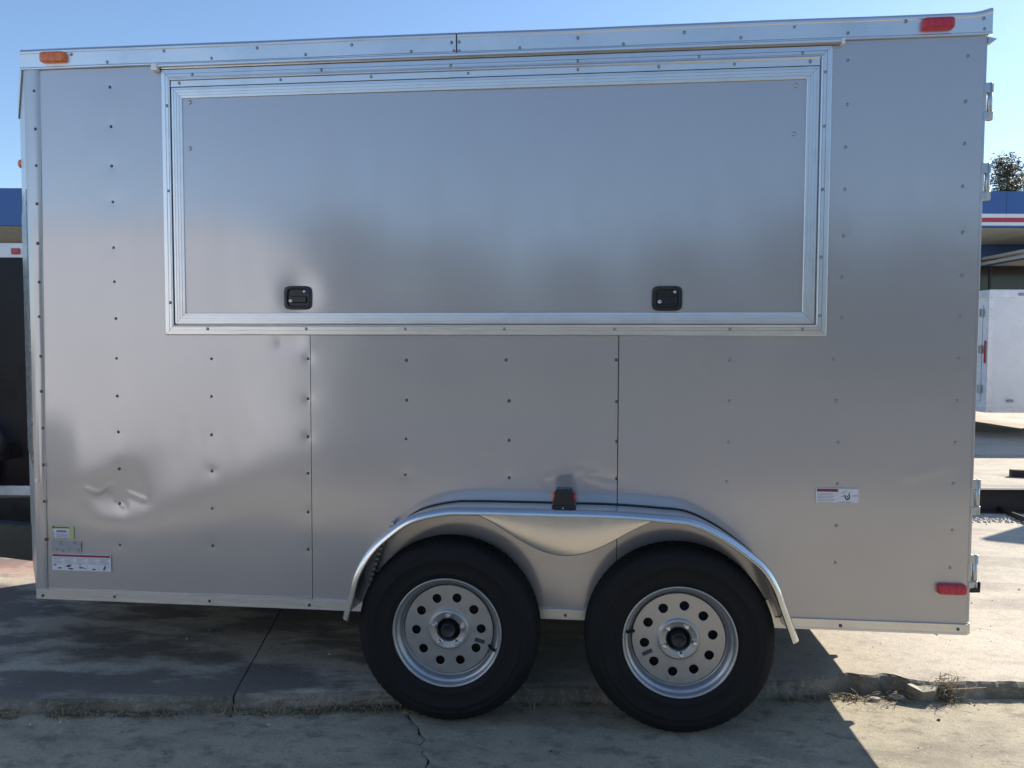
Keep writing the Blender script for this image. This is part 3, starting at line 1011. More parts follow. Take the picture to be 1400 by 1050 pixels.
def make_wheel(x, holes_a, bolt_a, valve_a, tag_a):
    c = (x, 0.0, RT)
    w = bpy.data.objects.new('wheel', None)
    link(w, tr, Matrix.Translation((x, -0.10, RT)))
    # tyre: outer sidewall, shoulder blocks, tread grooves, inner sidewall
    tp = [(0.200, Y_FL + 0.004), (0.208, Y_FL - 0.004), (0.216, -0.176), (0.224, -0.1785), (0.226, -0.1800), (0.229, -0.1800), (0.231, -0.1790), (0.250, -0.1835), (0.2755, -0.1862), (0.277, -0.1880), (0.280, -0.1880), (0.2815, -0.1862),
          (0.297, -0.1840), (0.300, -0.1850), (0.303, -0.1835), (0.316, -0.1770), (0.329, -0.1690), (0.337, -0.160), (0.3415, -0.150), (0.3425, -0.147), (0.335, -0.145), (0.335, -0.140), (0.3440, -0.138), (0.345, -0.118), (0.337, -0.116), (0.337, -0.110),
          (0.3455, -0.108), (0.3455, -0.086), (0.337, -0.084), (0.337, -0.078), (0.345, -0.076), (0.344, -0.056), (0.335, -0.054), (0.335, -0.049), (0.342, -0.047), (0.337, -0.034), (0.322, -0.020), (0.280, -0.010), (0.230, -0.014), (0.200, -0.03)]

    def blocks(j, k):
        if j in (16, 17, 18, 19, 34, 35) and k % 4 in (0,):
            return -0.004 if j in (18, 19, 34) else -0.0022
        if j in (22, 23, 26, 27, 30, 31) and (k + j) % 4 == 0:
            return -0.005
        return 0
    t = MB()
    t.lathe(tp, 288, c, 'Y', 0, True, blocks)
    t.build('tyre', 'tyre', w)
    rp = [(0.1985, Y_FL + 0.010), (0.2010, Y_FL + 0.003), (0.2050, Y_FL - 0.0035), (0.2070, Y_FL - 0.002), (0.2068, Y_FL - 0.0065), (0.2035, Y_FL - 0.0085), (0.1985, Y_FL - 0.0055), (0.1960, Y_FL + 0.002), (0.1950, Y_FL + 0.010),
          (0.1935, Y_FL + 0.0135), (0.1890, Y_FL + 0.0150), (0.1860, Y_FL + 0.0170), (0.1835, Y_FL + 0.024), (0.1800, Y_FL + 0.036), (0.1765, Y_FL + 0.040), (0.1725, Y_FL + 0.041), (0.1705, Y_FL + 0.046), (0.1700, Y_FL + 0.12), (0.19, Y_FL + 0.14)]
    rm = MB()
    rm.lathe(rp, 96, c)
    rim = rm.build('rim', 'rim', w)
    holes = [(0.1245 * math.cos(math.radians(holes_a + 36 * k)), 0.1245 * math.sin(math.radians(holes_a + 36 * k)), 0.0186) for k in range(10)]
    me = curve_disc('wheel_disc', 0.1675, holes, 0.078, 0.004, 'rim_flat')
    YD = Y_FL + 0.036
    inst('wheel_disc', me, w, Matrix.Translation((x, YD, RT)) @ Matrix.Rotation(PI / 2, 4, 'X'))
    # rolled edge between disc and barrel, dished centre pad with bore
    ds = MB()
    ds.lathe([(0.1640, YD - 0.0020), (0.1680, YD - 0.0005), (0.1690, YD + 0.006), (0.1690, YD + 0.02)], 96, c)
    ds.build('disc_rim_edge', 'rim', w)
    ce = MB()
    ce.lathe([(0.0860, YD - 0.0032), (0.0835, YD - 0.0040), (0.0795, YD - 0.0020), (0.0760, YD - 0.0090), (0.0725, YD - 0.0118), (0.0655, YD - 0.0120), (0.0600, YD - 0.0085), (0.0500, YD - 0.0085), (0.0440, YD - 0.0060), (0.0425, YD + 0.0), (0.0425, YD + 0.03)], 72, c)
    ce.build('centre_pad', 'rim', w)
    hb = MB()
    hb.lathe([(0.0001, YD - 0.020), (0.0200, YD - 0.020), (0.0225, YD - 0.0235), (0.0258, YD - 0.0235), (0.0275, YD - 0.019), (0.0285, YD + 0.006), (0.040, YD + 0.012), (0.0422, YD + 0.02)], 40, c)
    hb.build('hub_cap', 'black_steel', w)
    for k in range(5):
        a = math.radians(bolt_a + 72 * k)
        bx, bz = x + 0.0572 * math.cos(a), RT + 0.0572 * math.sin(a)
        nb = MB()
        nb.lathe([(0.0001, YD - 0.0200), (0.0042, YD - 0.0200), (0.0052, YD - 0.0235), (0.0082, YD - 0.0230), (0.0094, YD - 0.0200), (0.0098, YD - 0.0100), (0.0120, YD - 0.0080)], 6, (bx, 0, bz), 'Y', 0, False)
        nb.build('lug_nut', 'hub_steel', w)
    dm = MB()
    dm.lathe([(0.0001, YD + 0.025), (0.150, YD + 0.025), (0.152, YD + 0.03), (0.152, YD + 0.08), (0.0001, YD + 0.085)], 40, c)
    dm.build('brake_drum', 'dark', w)
    a = math.radians(valve_a)
    vx, vz = math.cos(a), math.sin(a)
    vb = MB()
    vb.tube([(x + 0.163 * vx, YD + 0.001, RT + 0.163 * vz), (x + 0.169 * vx, YD - 0.010, RT + 0.169 * vz), (x + 0.180 * vx, YD - 0.022, RT + 0.180 * vz), (x + 0.190 * vx, YD - 0.030, RT + 0.190 * vz)], [0.0055, 0.006, 0.0052, 0.0048], 10)
    vb.build('valve_stem', 'tyre', w)
    a = math.radians(tag_a[0])
    tx, tz = x + 0.1255 * math.cos(a), RT + 0.1255 * math.sin(a)
    q = MB().box(-0.0195, 0.0195, -0.0015, 0.0, -0.0075, 0.0075, 0.0004)
    me = q.mesh('wheel_label', 'ink')
    inst('wheel_label', me, w, Matrix.Translation((tx, YD - 0.0035, tz)) @ Matrix.Rotation(math.radians(tag_a[1]), 4, 'Y'))
    return w


X1 = 1.7667
w1 = make_wheel(X1, 75, 90, -20, (-18, 14))
w2 = make_wheel(X1 + 0.855, 81, 62, 172, (206, -27))
for w in (w1, w2):
    mw = Matrix.Translation((0, WID, 0)) @ Matrix.Translation((WM[w].translation.x, 0, 0)) @ Matrix.Rotation(PI, 4, 'Z') @ Matrix.Translation((-WM[w].translation.x, 0, 0)) @ WM[w]
    copy_tree(w, tr, mw)
for x in (X1, X1 + 0.855):
    MB().tube([(x, -0.08, RT), (x, WID + 0.08, RT)], 0.034, 12).build('axle', 'black_steel', tr)
    for y in (0.10, WID - 0.10):
        MB().box(x - 0.03, x + 0.20, y, y + 0.045, 0.26, 0.375, 0.006).build('suspension_arm', 'black_steel', tr)

# ------------- chassis, floor, far walls, roof, nose
for y in (0.03, WID - 0.09):
    MB().box(0.02, L_ - 0.01, y, y + 0.06, 0.345, 0.395, 0.004).build('frame_rail', 'black_steel', tr)
for k in range(9):
    x = 0.05 + k * 0.445
    MB().box(x, x + 0.04, 0.092, WID - 0.092, 0.35, 0.394, 0.003).build('crossmember', 'black_steel', tr)
MB().box(0.0, L_ - 0.01, 0.015, WID - 0.015, 0.397, 0.42).build('floor', 'dark', tr)
MB().box(0.0, L_, WID - 0.004, WID + 0.004, 0.36, 2.55).build('far_wall', 'skin', tr)
NY = 0.60                                          # the nose: two slanted faces and a flat front between them
rf = MB()
rf.prism([(-0.005, 0.035), (L_ + 0.01, 0.035), (L_ + 0.01, WID + 0.01), (-0.005, WID + 0.01), (-NOSE, WID - NY), (-NOSE, NY)], 'Z', ZT + 0.002, ZT + 0.014)
rf.build('roof', 'roof', tr)
for A0, B0 in (((-0.005, 0.0), (-NOSE, NY)), ((-NOSE, NY), (-NOSE, WID - NY)), ((-NOSE, WID - NY), (-0.005, WID))):
    A0, B0 = np.array(A0), np.array(B0)
    dd_ = (B0 - A0) / np.hypot(*(B0 - A0))
    nn_ = np.array([-abs(dd_[1]), 0.0 if abs(dd_[0]) < 0.01 else math.copysign(abs(dd_[0]), (A0 + B0)[1] / 2 - WID / 2)])
    for z0, z1, mm, nm, e in ((0.36, 0.90, 'galv', 'nose_skirt', 0.002), (0.902, 2.05, 'tread_plate', 'nose_tread_plate', 0.006), (2.052, ZT - 0.075, 'skin', 'nose_panel', 0.002), (ZT - 0.0735, ZT + 0.012, 'alu_h', 'nose_trim', 0.009)):
        mb = MB()
        P0, P1 = A0 + dd_ * 0.002, B0 - dd_ * 0.002
        mb.prism([tuple(P0 + nn_ * e), tuple(P1 + nn_ * e), tuple(P1 - nn_ * 0.01), tuple(P0 - nn_ * 0.01)], 'Z', z0, z1)
        mb.build(nm, mm, tr)
nl = MB()
nl.lathe([(0.0001, -0.030), (0.016, -0.029), (0.022, -0.022), (0.024, 0.0)], 24, (0, 0, 0), 'X')
nl.v = [(-NOSE - 0.004 + q[0], NY + 0.03 + q[1], 2.315 + q[2]) for q in nl.v]
o = nl.build('marker_light', 'amber', tr)
o['label'] = 'round amber marker light on the nose'
# tongue
for sgn in (-1, 1):
    tg_ = MB()
    P0, P1 = np.array([-0.30, WID / 2 + sgn * 0.42]), np.array([-2.0, WID / 2 + sgn * 0.05])
    d_ = (P1 - P0) / np.hypot(*(P1 - P0))
    n_ = np.array([-d_[1], d_[0]]) * 0.03
    tg_.prism([tuple(P0 + n_), tuple(P1 + n_), tuple(P1 - n_), tuple(P0 - n_)], 'Z', 0.36, 0.53)
    tg_.build('tongue_beam', 'black_steel', tr)
cp = MB()
cp.box(-2.35, -1.98, WID / 2 - 0.06, WID / 2 + 0.06, 0.43, 0.545, 0.015)
cp.build('coupler', 'black_steel', tr)
jk = MB()
jk.tube([(-1.45, WID / 2, 0.10), (-1.45, WID / 2, 0.95)], 0.03, 12)
jk.tube([(-1.45, WID / 2, 0.08), (-1.45, WID / 2, 0.10)], [0.09, 0.09], 16)
jk.build('tongue_jack', 'black_steel', tr)

# rear: door, hinges, lamp bracket
MB().box(L_ - 0.001, L_ + 0.010, 0.004, WID - 0.004, 0.40, 2.53, 0.002).build('rear_door', 'skin', tr)
MB().box(L_ - 0.001, L_ + 0.012, 0.0, WID, 0.356, 0.398, 0.002).build('rear_sill', 'alu_h', tr)
MB().box(L_ - 0.001, L_ + 0.010, 0.0, WID, 2.532, ZT + 0.008, 0.002).build('rear_header', 'alu_h', tr)
hing = MB()
hing.box(0.0, 0.034, -0.004, 0.014, 0.030, 0.066, 0.003)
hing.box(0.0, 0.034, -0.004, 0.014, -0.066, -0.036, 0.003)
hing.box(0.0, 0.012, 0.001, 0.06, -0.062, 0.062, 0.002)
hing.tube([(0.024, 0.005, -0.066), (0.024, 0.005, 0.066)], 0.0095, 12)
hing.tube([(0.024, 0.005, -0.038), (0.024, 0.005, -0.034)], 0.0125, 12)
ME_H = hing.mesh('hinge', 'galv')
for px, py in ((1352, 138), (1349, 248), (1331, 680), (1328, 783)):
    inst('hinge', ME_H, tr, Matrix.Translation((L_ + 0.002, 0.006, W(px, py)[1])))
MB().prism([(L_ + 0.01, 0.512), (L_ + 0.043, 0.514), (L_ + 0.044, 0.552), (L_ + 0.040, 0.552), (L_ + 0.039, 0.530), (L_ + 0.01, 0.528)], 'Y', 0.0, 0.16).build('lamp_bracket', 'black_steel', tr)
for y in (WID / 2 - 0.17, WID / 2, WID / 2 + 0.17):
    q = MB()
    q.lathe([(0.026, 0.0), (0.025, 0.012), (0.018, 0.024), (0.0001, 0.030)], 16, (L_ + 0.01, y, 2.522), 'X')
    q.build('marker_light', 'red', tr)
q = MB().prism([(L_ + 0.010, 2.500), (L_ + 0.040, 2.514), (L_ + 0.010, 2.522)], 'Y', 0.0, 0.05)
q.build('corner_clip', 'galv', tr)


for y in (0.37, 0.76, WID - 0.5):
    lk_ = MB().tube([(L_ + 0.024, y, 0.372), (L_ + 0.024, y, 2.56)], 0.011, 10)
    lk_ = lk_.build('lock_bar', 'galv', tr)
    MB().box(L_ + 0.008, L_ + 0.036, y - 0.014, y + 0.014, 0.350, 0.385, 0.004).build('keeper', 'galv', lk_)

# ------------- stickers
def text_mesh(txt, size, name, matn):
    cu = bpy.data.curves.new(name, 'FONT')
    cu.body = txt
    cu.size = size
    cu.align_x = 'CENTER'
    cu.align_y = 'CENTER'
    cu.extrude = 0.0001
    ob = bpy.data.objects.new(name, cu)
    COL.objects.link(ob)
    dg = bpy.context.evaluated_depsgraph_get()
    me = bpy.data.meshes.new_from_object(ob.evaluated_get(dg))
    bpy.data.objects.remove(ob)
    bpy.data.curves.remove(cu)
    me.materials.clear()
    me.materials.append(M[matn])
    return me


def sticker(name, x0, x1, z0, z1, matn, label, y):
    o = MB().box(x0, x1, y - 0.0008, y + 0.004, z0, z1).build(name, matn, tr)
    o['label'] = label
    return o


def lines(o, name, matn, rows, y):
    mb = MB()
    for xa, xb, z, h in rows:
        mb.box(xa, xb, y - 0.0012, y - 0.0004, z - h / 2, z + h / 2)
    return mb.build(name, matn, o)


def sy(x, z, k):
    return float(skin_offset(np.array([[x]]), np.array([[z]]))[0, 0]) - 0.0012 * k - 0.0045


y = sy(0.12, 0.63, 0)
s1 = sticker('tyre_placard', 0.070, 0.165, 0.609, 0.663, 'sticker_yellow', 'small yellow and white tyre placard sticker', y)
lines(s1, 'placard_field', 'sticker', [(0.073, 0.143, 0.632, 0.040)], y)
lines(s1, 'print', 'ink', [(0.082, 0.146, 0.6575, 0.004), (0.0715, 0.080, 0.6575, 0.010)], y)
lines(s1, 'print', 'ink_blue', [(0.090, 0.134, 0.642, 0.009)] + [(0.086, 0.140, 0.631 - 0.006 * k, 0.002) for k in range(4)] + [(0.0745, 0.080, 0.640 - 0.007 * k, 0.004) for k in range(5)], y - 0.0009)
y = sy(0.13, 0.58, 0)
s2 = sticker('identification_sticker', 0.068, 0.197, 0.556, 0.602, 'sticker_clear', 'small grey foil identification sticker', y)
lines(s2, 'print', 'ink_grey', [(0.070, 0.195, 0.598, 0.0025), (0.095, 0.19, 0.588, 0.002), (0.10, 0.18, 0.580, 0.002), (0.115, 0.196, 0.573, 0.0025), (0.10, 0.196, 0.566, 0.0025)], y)
y = sy(0.2, 0.51, 0)
s3 = sticker('warning_sticker', 0.066, 0.326, 0.477, 0.546, 'sticker', 'long white warning sticker with a red top band and five boxes', y)
lines(s3, 'red_band', 'ink_maroon', [(0.068, 0.324, 0.5405, 0.009)], y)
rows = []
dark = []
for k in range(5):
    xa = 0.069 + k * 0.0514
    for j in range(5):
        rows.append((xa + 0.004, xa + 0.047 - 0.008 * ((j * 7 + k * 3) % 3), 0.531 - 0.0052 * j, 0.0017))
    rows.append((xa, xa + 0.0005, 0.508, 0.055))
    rows.append((xa, xa + 0.051, 0.5065, 0.0010))
rows.append((0.068, 0.324, 0.4785, 0.0008))
lines(s3, 'print', 'ink_grey', rows, y)
pict = MB()
for (cx, cz, rx, rz_) in ((0.080, 0.500, 0.007, 0.003), (0.101, 0.488, 0.010, 0.003), (0.138, 0.496, 0.011, 0.004), (0.150, 0.486, 0.013, 0.003), (0.146, 0.501, 0.010, 0.002), (0.191, 0.501, 0.003, 0.004), (0.196, 0.491, 0.012, 0.003), (0.213, 0.488, 0.004, 0.003), (0.252, 0.486, 0.009, 0.003), (0.301, 0.496, 0.004, 0.007), (0.297, 0.488, 0.005, 0.004), (0.317, 0.497, 0.004, 0.001)):
    n = 12
    pict.add([(cx + rx * math.cos(2 * PI * k / n), y - 0.0014, cz + rz_ * math.sin(2 * PI * k / n)) for k in range(n)], [tuple(range(n))])
pict.build('pictogram', 'ink', s3)
y = sy(3.21, 0.865, 2)
s4 = sticker('warning_sticker', 3.134, 3.289, 0.836, 0.891, 'sticker', 'white warning sticker with a red heading and a wheel drawing', y)
lines(s4, 'heading_band', 'ink_red', [(3.137, 3.212, 0.8825, 0.011)], y)
inst('heading_text', text_mesh('\u25B2WARNING', 0.0125, 'heading_text', 'ink'), s4, Matrix.Translation((3.175, y - 0.0016, 0.8825)) @ Matrix.Rotation(PI / 2, 4, 'X'))
lines(s4, 'print', 'ink_grey', [(3.139, 3.200 + 0.006 * ((k * 5) % 3 - 1), 0.871 - 0.0055 * k, 0.0018) for k in range(6)] + [(3.213, 3.2138, 0.8635, 0.050), (3.264, 3.283, 0.8655, 0.002), (3.264, 3.283, 0.861, 0.0015), (3.218, 3.262, 0.8405, 0.002), (3.2865, 3.2873, 0.8635, 0.050), (3.137, 3.287, 0.8375, 0.0008), (3.137, 3.287, 0.8892, 0.0008)], y)
pict = MB()
n = 20
for (cx, cz, ra, rb, a0, a1) in ((3.2465, 0.8605, 0.0075, 0.0135, 150, 420), (3.2465, 0.8605, 0.0, 0.0035, 0, 360)):
    for k in range(n):
        aa, ab = math.radians(a0 + (a1 - a0) * k / n), math.radians(a0 + (a1 - a0) * (k + 1) / n)
        pict.add([(cx + 0.75 * r_ * math.cos(a_), y - 0.0015, cz + r_ * math.sin(a_)) for r_, a_ in ((ra, aa), (rb, aa), (rb, ab), (ra, ab))], [(0, 1, 2, 3)])
for (xa, za, xb, zb) in ((3.222, 0.870, 3.245, 0.882), (3.228, 0.858, 3.236, 0.870), (3.248, 0.872, 3.258, 0.876), (3.2225, 0.857, 3.236, 0.862)):
    pict.add([(xa, y - 0.0015, za), (xb, y - 0.0015, zb), (xb, y - 0.0015, zb + 0.0016), (xa, y - 0.0015, za + 0.0016)], [(0, 1, 2, 3)])
pict.build('pictogram', 'ink', s4)


# ------------------------------------------------------------------ other trailers
def box_trailer(name, loc, rz, Lx, Wy, z0, z1, skin, trim, label, nwheels, door_side=None, group=None):
    """a parked enclosed trailer; local x along its length, local -y is the side toward the camera"""
    t = thing(name, loc, label, 'trailer', group, rz)

    def part(nm, mm, *bx, bev=0.0):
        mb = MB()
        mb.box(*bx, bev)
        return mb.build(nm, mm, t, local=True)
    # each side wall in riveted panels
    npn = max(2, round(Lx / 1.22))
    for k in range(npn):
        xa, xb = Lx * k / npn, Lx * (k + 1) / npn
        part('wall_panel', skin, xa + 0.002, xb - 0.002, 0, 0.02, z0 + 0.08, z1 - 0.10)
        part('wall_panel', skin, xa + 0.002, xb - 0.002, Wy - 0.02, Wy, z0 + 0.08, z1 - 0.10)
    part('end_wall', skin, 0, 0.02, 0.022, Wy - 0.022, z0 + 0.08, z1 - 0.10)
    part('end_wall', skin, Lx - 0.02, Lx, 0.022, Wy - 0.022, z0 + 0.08, z1 - 0.10)
    for ya in (-0.012, Wy - 0.010):
        part('roof_trim', trim, -0.012, Lx + 0.012, ya, ya + 0.022, z1 - 0.10, z1, bev=0.004)
        part('bottom_rail', trim, -0.012, Lx + 0.012, ya, ya + 0.022, z0, z0 + 0.08, bev=0.003)
    for xa in (-0.012, Lx - 0.010):
        part('roof_trim', trim, xa, xa + 0.022, 0.012, Wy - 0.012, z1 - 0.10, z1, bev=0.004)
        part('bottom_rail', trim, xa, xa + 0.022, 0.012, Wy - 0.012, z0, z0 + 0.08, bev=0.003)
    for xa in (-0.014, Lx - 0.05):
        part('corner_post', trim, xa, xa + 0.064, -0.015, 0.0, z0 + 0.082, z1 - 0.102, bev=0.003)
    part('roof', trim, 0.012, Lx - 0.012, 0.012, Wy - 0.012, z1 - 0.02, z1 + 0.02)
    part('floor', 'dark', 0.012, Lx - 0.012, 0.012, Wy - 0.012, z0, z0 + 0.05)
    for k in range(nwheels):
        xc = Lx * 0.52 + (k - (nwheels - 1) / 2) * 0.86
        for sgn, yy in ((-1, -0.02), (1, Wy + 0.02)):
            wq = MB()
            prof = [(0.20, sgn * 0.15), (0.27, sgn * 0.17), (0.32, sgn * 0.155), (0.34, sgn * 0.12), (0.34, 0.02 * sgn), (0.2, 0.0)]
            wq.lathe(prof, 40, (xc, yy, 0.34))
            ty = wq.build('wheel', 'tyre', t, local=True)
            rq = MB()
            rq.lathe([(0.205, sgn * 0.15), (0.20, sgn * 0.155), (0.185, sgn * 0.125), (0.16, sgn * 0.12), (0.07, sgn * 0.125), (0.045, sgn * 0.14), (0.0001, sgn * 0.14)], 40, (xc, yy, 0.34))
            vs_ = np.array(rq.v)
            cc = (vs_.min(0) + vs_.max(0)) / 2
            rq.v = [tuple(q_) for q_ in vs_ - cc]
            link(bpy.data.objects.new('rim', rq.mesh('rim', 'rim')), ty, WM[t] @ Matrix.Translation(Vector(cc)))
        # fender hoop
    for sgn, yy in ((-1, 0.0), (1, Wy)):
        if nwheels:
            hw = 0.43 * nwheels + 0.04
            fm = MB()
            pts = []
            for k in range(25):
                a = PI * k / 24
                pts.append((Lx * 0.52 - hw * math.copysign(abs(math.cos(a)) ** 0.6, math.cos(a)), 0.42 + 0.36 * math.sin(a) ** 0.6))
            vs_ = []
            for x_, z_ in pts:
                vs_ += [(x_, yy, z_), (x_, yy + sgn * 0.22, z_), (x_, yy + sgn * 0.225, z_ - 0.03)]
            fm.add(vs_, [(i * 3 + j, i * 3 + j + 1, (i + 1) * 3 + j + 1, (i + 1) * 3 + j) for i in range(24) for j in range(2)], 0, True)
            fm.build('fender', 'fender', t, local=True)
    part('tongue', 'black_steel', -1.2, 0.3, Wy / 2 - 0.04, Wy / 2 + 0.04, z0 - 0.02, z0 + 0.06, bev=0.004)
    jm = MB()
    jm.tube([(-0.8, Wy / 2 + 0.075, 0.0), (-0.8, Wy / 2 + 0.075, z0 + 0.5)], 0.03, 10)
    jm.build('tongue_jack', 'black_steel', t, local=True)
    return t


def at_view(u, v):
    """point on the ground u metres right and v metres ahead of the camera"""
    q = CAM[:2] + u * r0[:2] + v * np.array([-math.sin(YAW), math.cos(YAW)])
    return float(q[0]), float(q[1])


UZ = 0.068
# black trailer beyond the nose
x, y = at_view(-7.2, 6.25)
bt = box_trailer('cargo_trailer', (x, y, 0.05), YAW, 4.9, 2.0, 0.12, 2.19, 'black_skin', 'white_trim', 'black enclosed trailer with a white top trim behind the silver nose', 1)
q = MB()
q.box(3.09, 3.16, -0.03, -0.012, 2.115, 2.165, 0.008)
q.build('marker_light', 'red', bt, local=True)['label'] = 'small red marker light on the white trim'
# white trailer in the rear yard
x, y = at_view(7.12, 11.3)
wt = box_trailer('cargo_trailer', (x, y, UZ), YAW, 2.1, 4.2, 0.40, 2.22, 'white_skin', 'white_trim', 'white enclosed trailer with a side door parked before the storefront', 0)
for yy in (1.6,):
    for xx in (-0.02, 2.12):
        wq = MB()
        s_ = -1 if xx < 0 else 1
        wq.lathe([(0.2, s_ * 0.15), (0.27, s_ * 0.17), (0.32, s_ * 0.155), (0.34, s_ * 0.12), (0.34, s_ * 0.02), (0.2, 0)], 40, (xx, yy, 0.34), 'X')
        wq.build('wheel', 'tyre', wt, local=True)
dq = MB()
dq.box(-0.02, -0.004, 0.14, 0.95, 0.56, 2.02, 0.004)
dd = dq.build('side_door', 'white_skin', wt, local=True)
for zc in (0.75, 1.35, 1.9):
    hq = MB()
    hq.box(-0.045, -0.02, 0.10, 0.17, zc - 0.06, zc + 0.06, 0.004)
    hq.v = [tuple(WM[wt] @ Vector(q_)) for q_ in hq.v]
    hq.build('hinge', 'galv', dd)
hq = MB()
hq.box(-0.022, -0.014, 0.035, 0.065, 1.14, 1.48, 0.001)
hq.build('reflector_strip', 'red', wt, local=True)
hq = MB()
hq.tube([(-0.02, 0.3, 1.55), (-0.07, 0.3, 1.56), (-0.07, 0.3, 1.76), (-0.02, 0.3, 1.77)], 0.012, 8)
hq.v = [tuple(WM[wt] @ Vector(q_)) for q_ in hq.v]
hq.build('door_handle', 'galv', dd)
for xx, zz_ in ((0.42, 2.17), (0.30, 0.58)):
    hq = MB()
    hq.box(xx, xx + 0.09, -0.03, -0.012, zz_ - 0.02, zz_ + 0.02, 0.006)
    hq.build('marker_light', 'ink_grey', wt, local=True)

# wedge-nosed trailer beside the yard, out of frame; the shadow of its nose falls on the slab
vr = 0.17
ap = (7.96 + 1.55 * math.cos(vr) + 0.92 * math.sin(vr), 5.17 + 1.55 * math.sin(vr) - 0.92 * math.cos(vr))
vt = box_trailer('cargo_trailer', (ap[0], ap[1], UZ), vr, 4.3, 1.84, 0.42, 2.40, 'white_skin', 'white_trim', 'white wedge nosed trailer that throws the pointed shadow on the slab', 2)
for ch in list(vt.children):
    if ch.name.startswith('tongue'):
        bpy.data.objects.remove(ch)
nz = MB()
nz.prism([(-0.03, -0.01), (-1.42, 0.82), (-1.53, 0.88), (-1.55, 0.92), (-1.53, 0.96), (-1.42, 1.02), (-0.03, 1.85)], 'Z', 0.42, 2.42)
nz.build('nose', 'white_skin', vt, local=True)

# white trailer parked beside the photographer, mirrored in the silver skin
mt_ = box_trailer('cargo_trailer', (-4.6, -5.1, 0.0), 0.0, 4.3, 2.0, 0.24, 2.55, 'white_skin', 'white_trim', 'white enclosed trailer whose sunlit side is mirrored in the silver skin', 2)
mt_.matrix_basis = Matrix.Translation((-0.98, -3.62, 0)) @ Matrix.Rotation(PI, 4, 'Z')

# ------------------------------------------------------------------ storefront building with blue fascias
VB = 25.0
bx, by = at_view(0, VB)
bd = thing('storefront', (bx, by, UZ), 'long store with blue fascia, red and white stripes and dark windows', 'building', None, YAW)


def bpart(nm, mm, *bxs, parent=None, bev=0.0):
    mb = MB()
    mb.box(*bxs, bev)
    if parent is None:
        return mb.build(nm, mm, bd, local=True)
    mb.v = [tuple(WM[bd] @ Vector(q_)) for q_ in mb.v]
    vs_ = np.array(mb.v)
    return mb.build(nm, mm, parent)


def zpx(py, v=VB):
    return CAM[2] + (476.5 - py) / F * v - UZ


ub = 14.0
zt_, zb1, zb2 = zpx(262), zpx(292), zpx(308)
for k in range(9):
    bpart('fascia_panel', 'blue', -24 + k * 4.2, -24 + (k + 1) * 4.2 - 0.012, 0, 0.15, zpx(312), zt_)
for k in range(6):
    xa = 13.81 + k * 2.4
    bpart('fascia_panel', 'blue', xa, xa + 2.388, 0, 0.15, zb1, zt_)
    bpart('stripe_panel', 'band_white', xa, xa + 2.388, -0.01, 0.14, zb2, zb1 - 0.005)
bpart('red_stripe', 'band_red', 13.81, 28.2, -0.018, 0.01, zpx(303.5), zpx(297.5))
bpart('fascia_edge', 'blue', 13.81, 28.2, -0.03, 0.15, zpx(310.5), zb2 - 0.004)
for k in range(50):
    xa = -24 + k * 1.05
    bpart('soffit_board', 'soffit', xa, xa + 1.02, 0.16, 4.0, zpx(311), zpx(311) + 0.05)
bpart('wall', 'stucco', -24, 28.2, 4.0, 4.3, 0, zpx(310))
bpart('roof', 'stucco', -24, 28.2, 0.16, 12, zt_ - 0.4, zt_ - 0.3)
bpart('wall', 'stucco', -24, 28.2, 11.8, 12, 0, zt_ - 0.41)
bpart('sign_band', 'blue', 10, 28.2, 3.9, 3.99, zpx(357, 29), zpx(334, 29))
# shop windows under the canopy
gz1 = zpx(363, 29)
for k in range(12):
    xa = 8 + k * 1.7
    bpart('window_pane', 'glass', xa + 0.04, xa + 1.66, 3.93, 3.97, 0.3, gz1)
    bpart('mullion', 'black_steel', xa - 0.035, xa + 0.035, 3.90, 3.985, 0.3, gz1)
bpart('sill', 'stucco', 8, 28.2, 3.86, 3.99, 0, 0.3)
# lower canopy whose striped edge comes toward the viewer
A = np.array([(1338 - 700) / F * 29.0, 4.0 - 0.12])
Bv = np.array([(1440 - 700) / F * 24.9, -0.1 - 0.0])
zc0 = zpx(357, 29)
dv = (Bv - A) / np.hypot(*(Bv - A))
nv = np.array([dv[1], -dv[0]])
for nm, mm, za, zb_, off in (('canopy_stripe', 'band_white', -0.15, 0.15, 0.0), ('canopy_red_stripe', 'band_red', -0.035, 0.05, 0.02), ('canopy_edge', 'blue', -0.19, -0.152, 0.03)):
    mb = MB()
    P0, P1 = A - nv * off, Bv - nv * off
    Q0, Q1 = A + nv * 0.1, Bv + nv * 0.1
    mb.prism([tuple(P0), tuple(P1), tuple(Q1), tuple(Q0)], 'Z', zc0 + za, zc0 + zb_)
    mb.build(nm, mm, bd, local=True)
mb = MB()
mb.prism([tuple(A + nv * 0.1), tuple(Bv + nv * 0.1), (26.0, -0.1), (26.0, 3.88)], 'Z', zc0 - 0.15, zc0 - 0.10)
mb.build('canopy_soffit', 'soffit', bd, local=True)

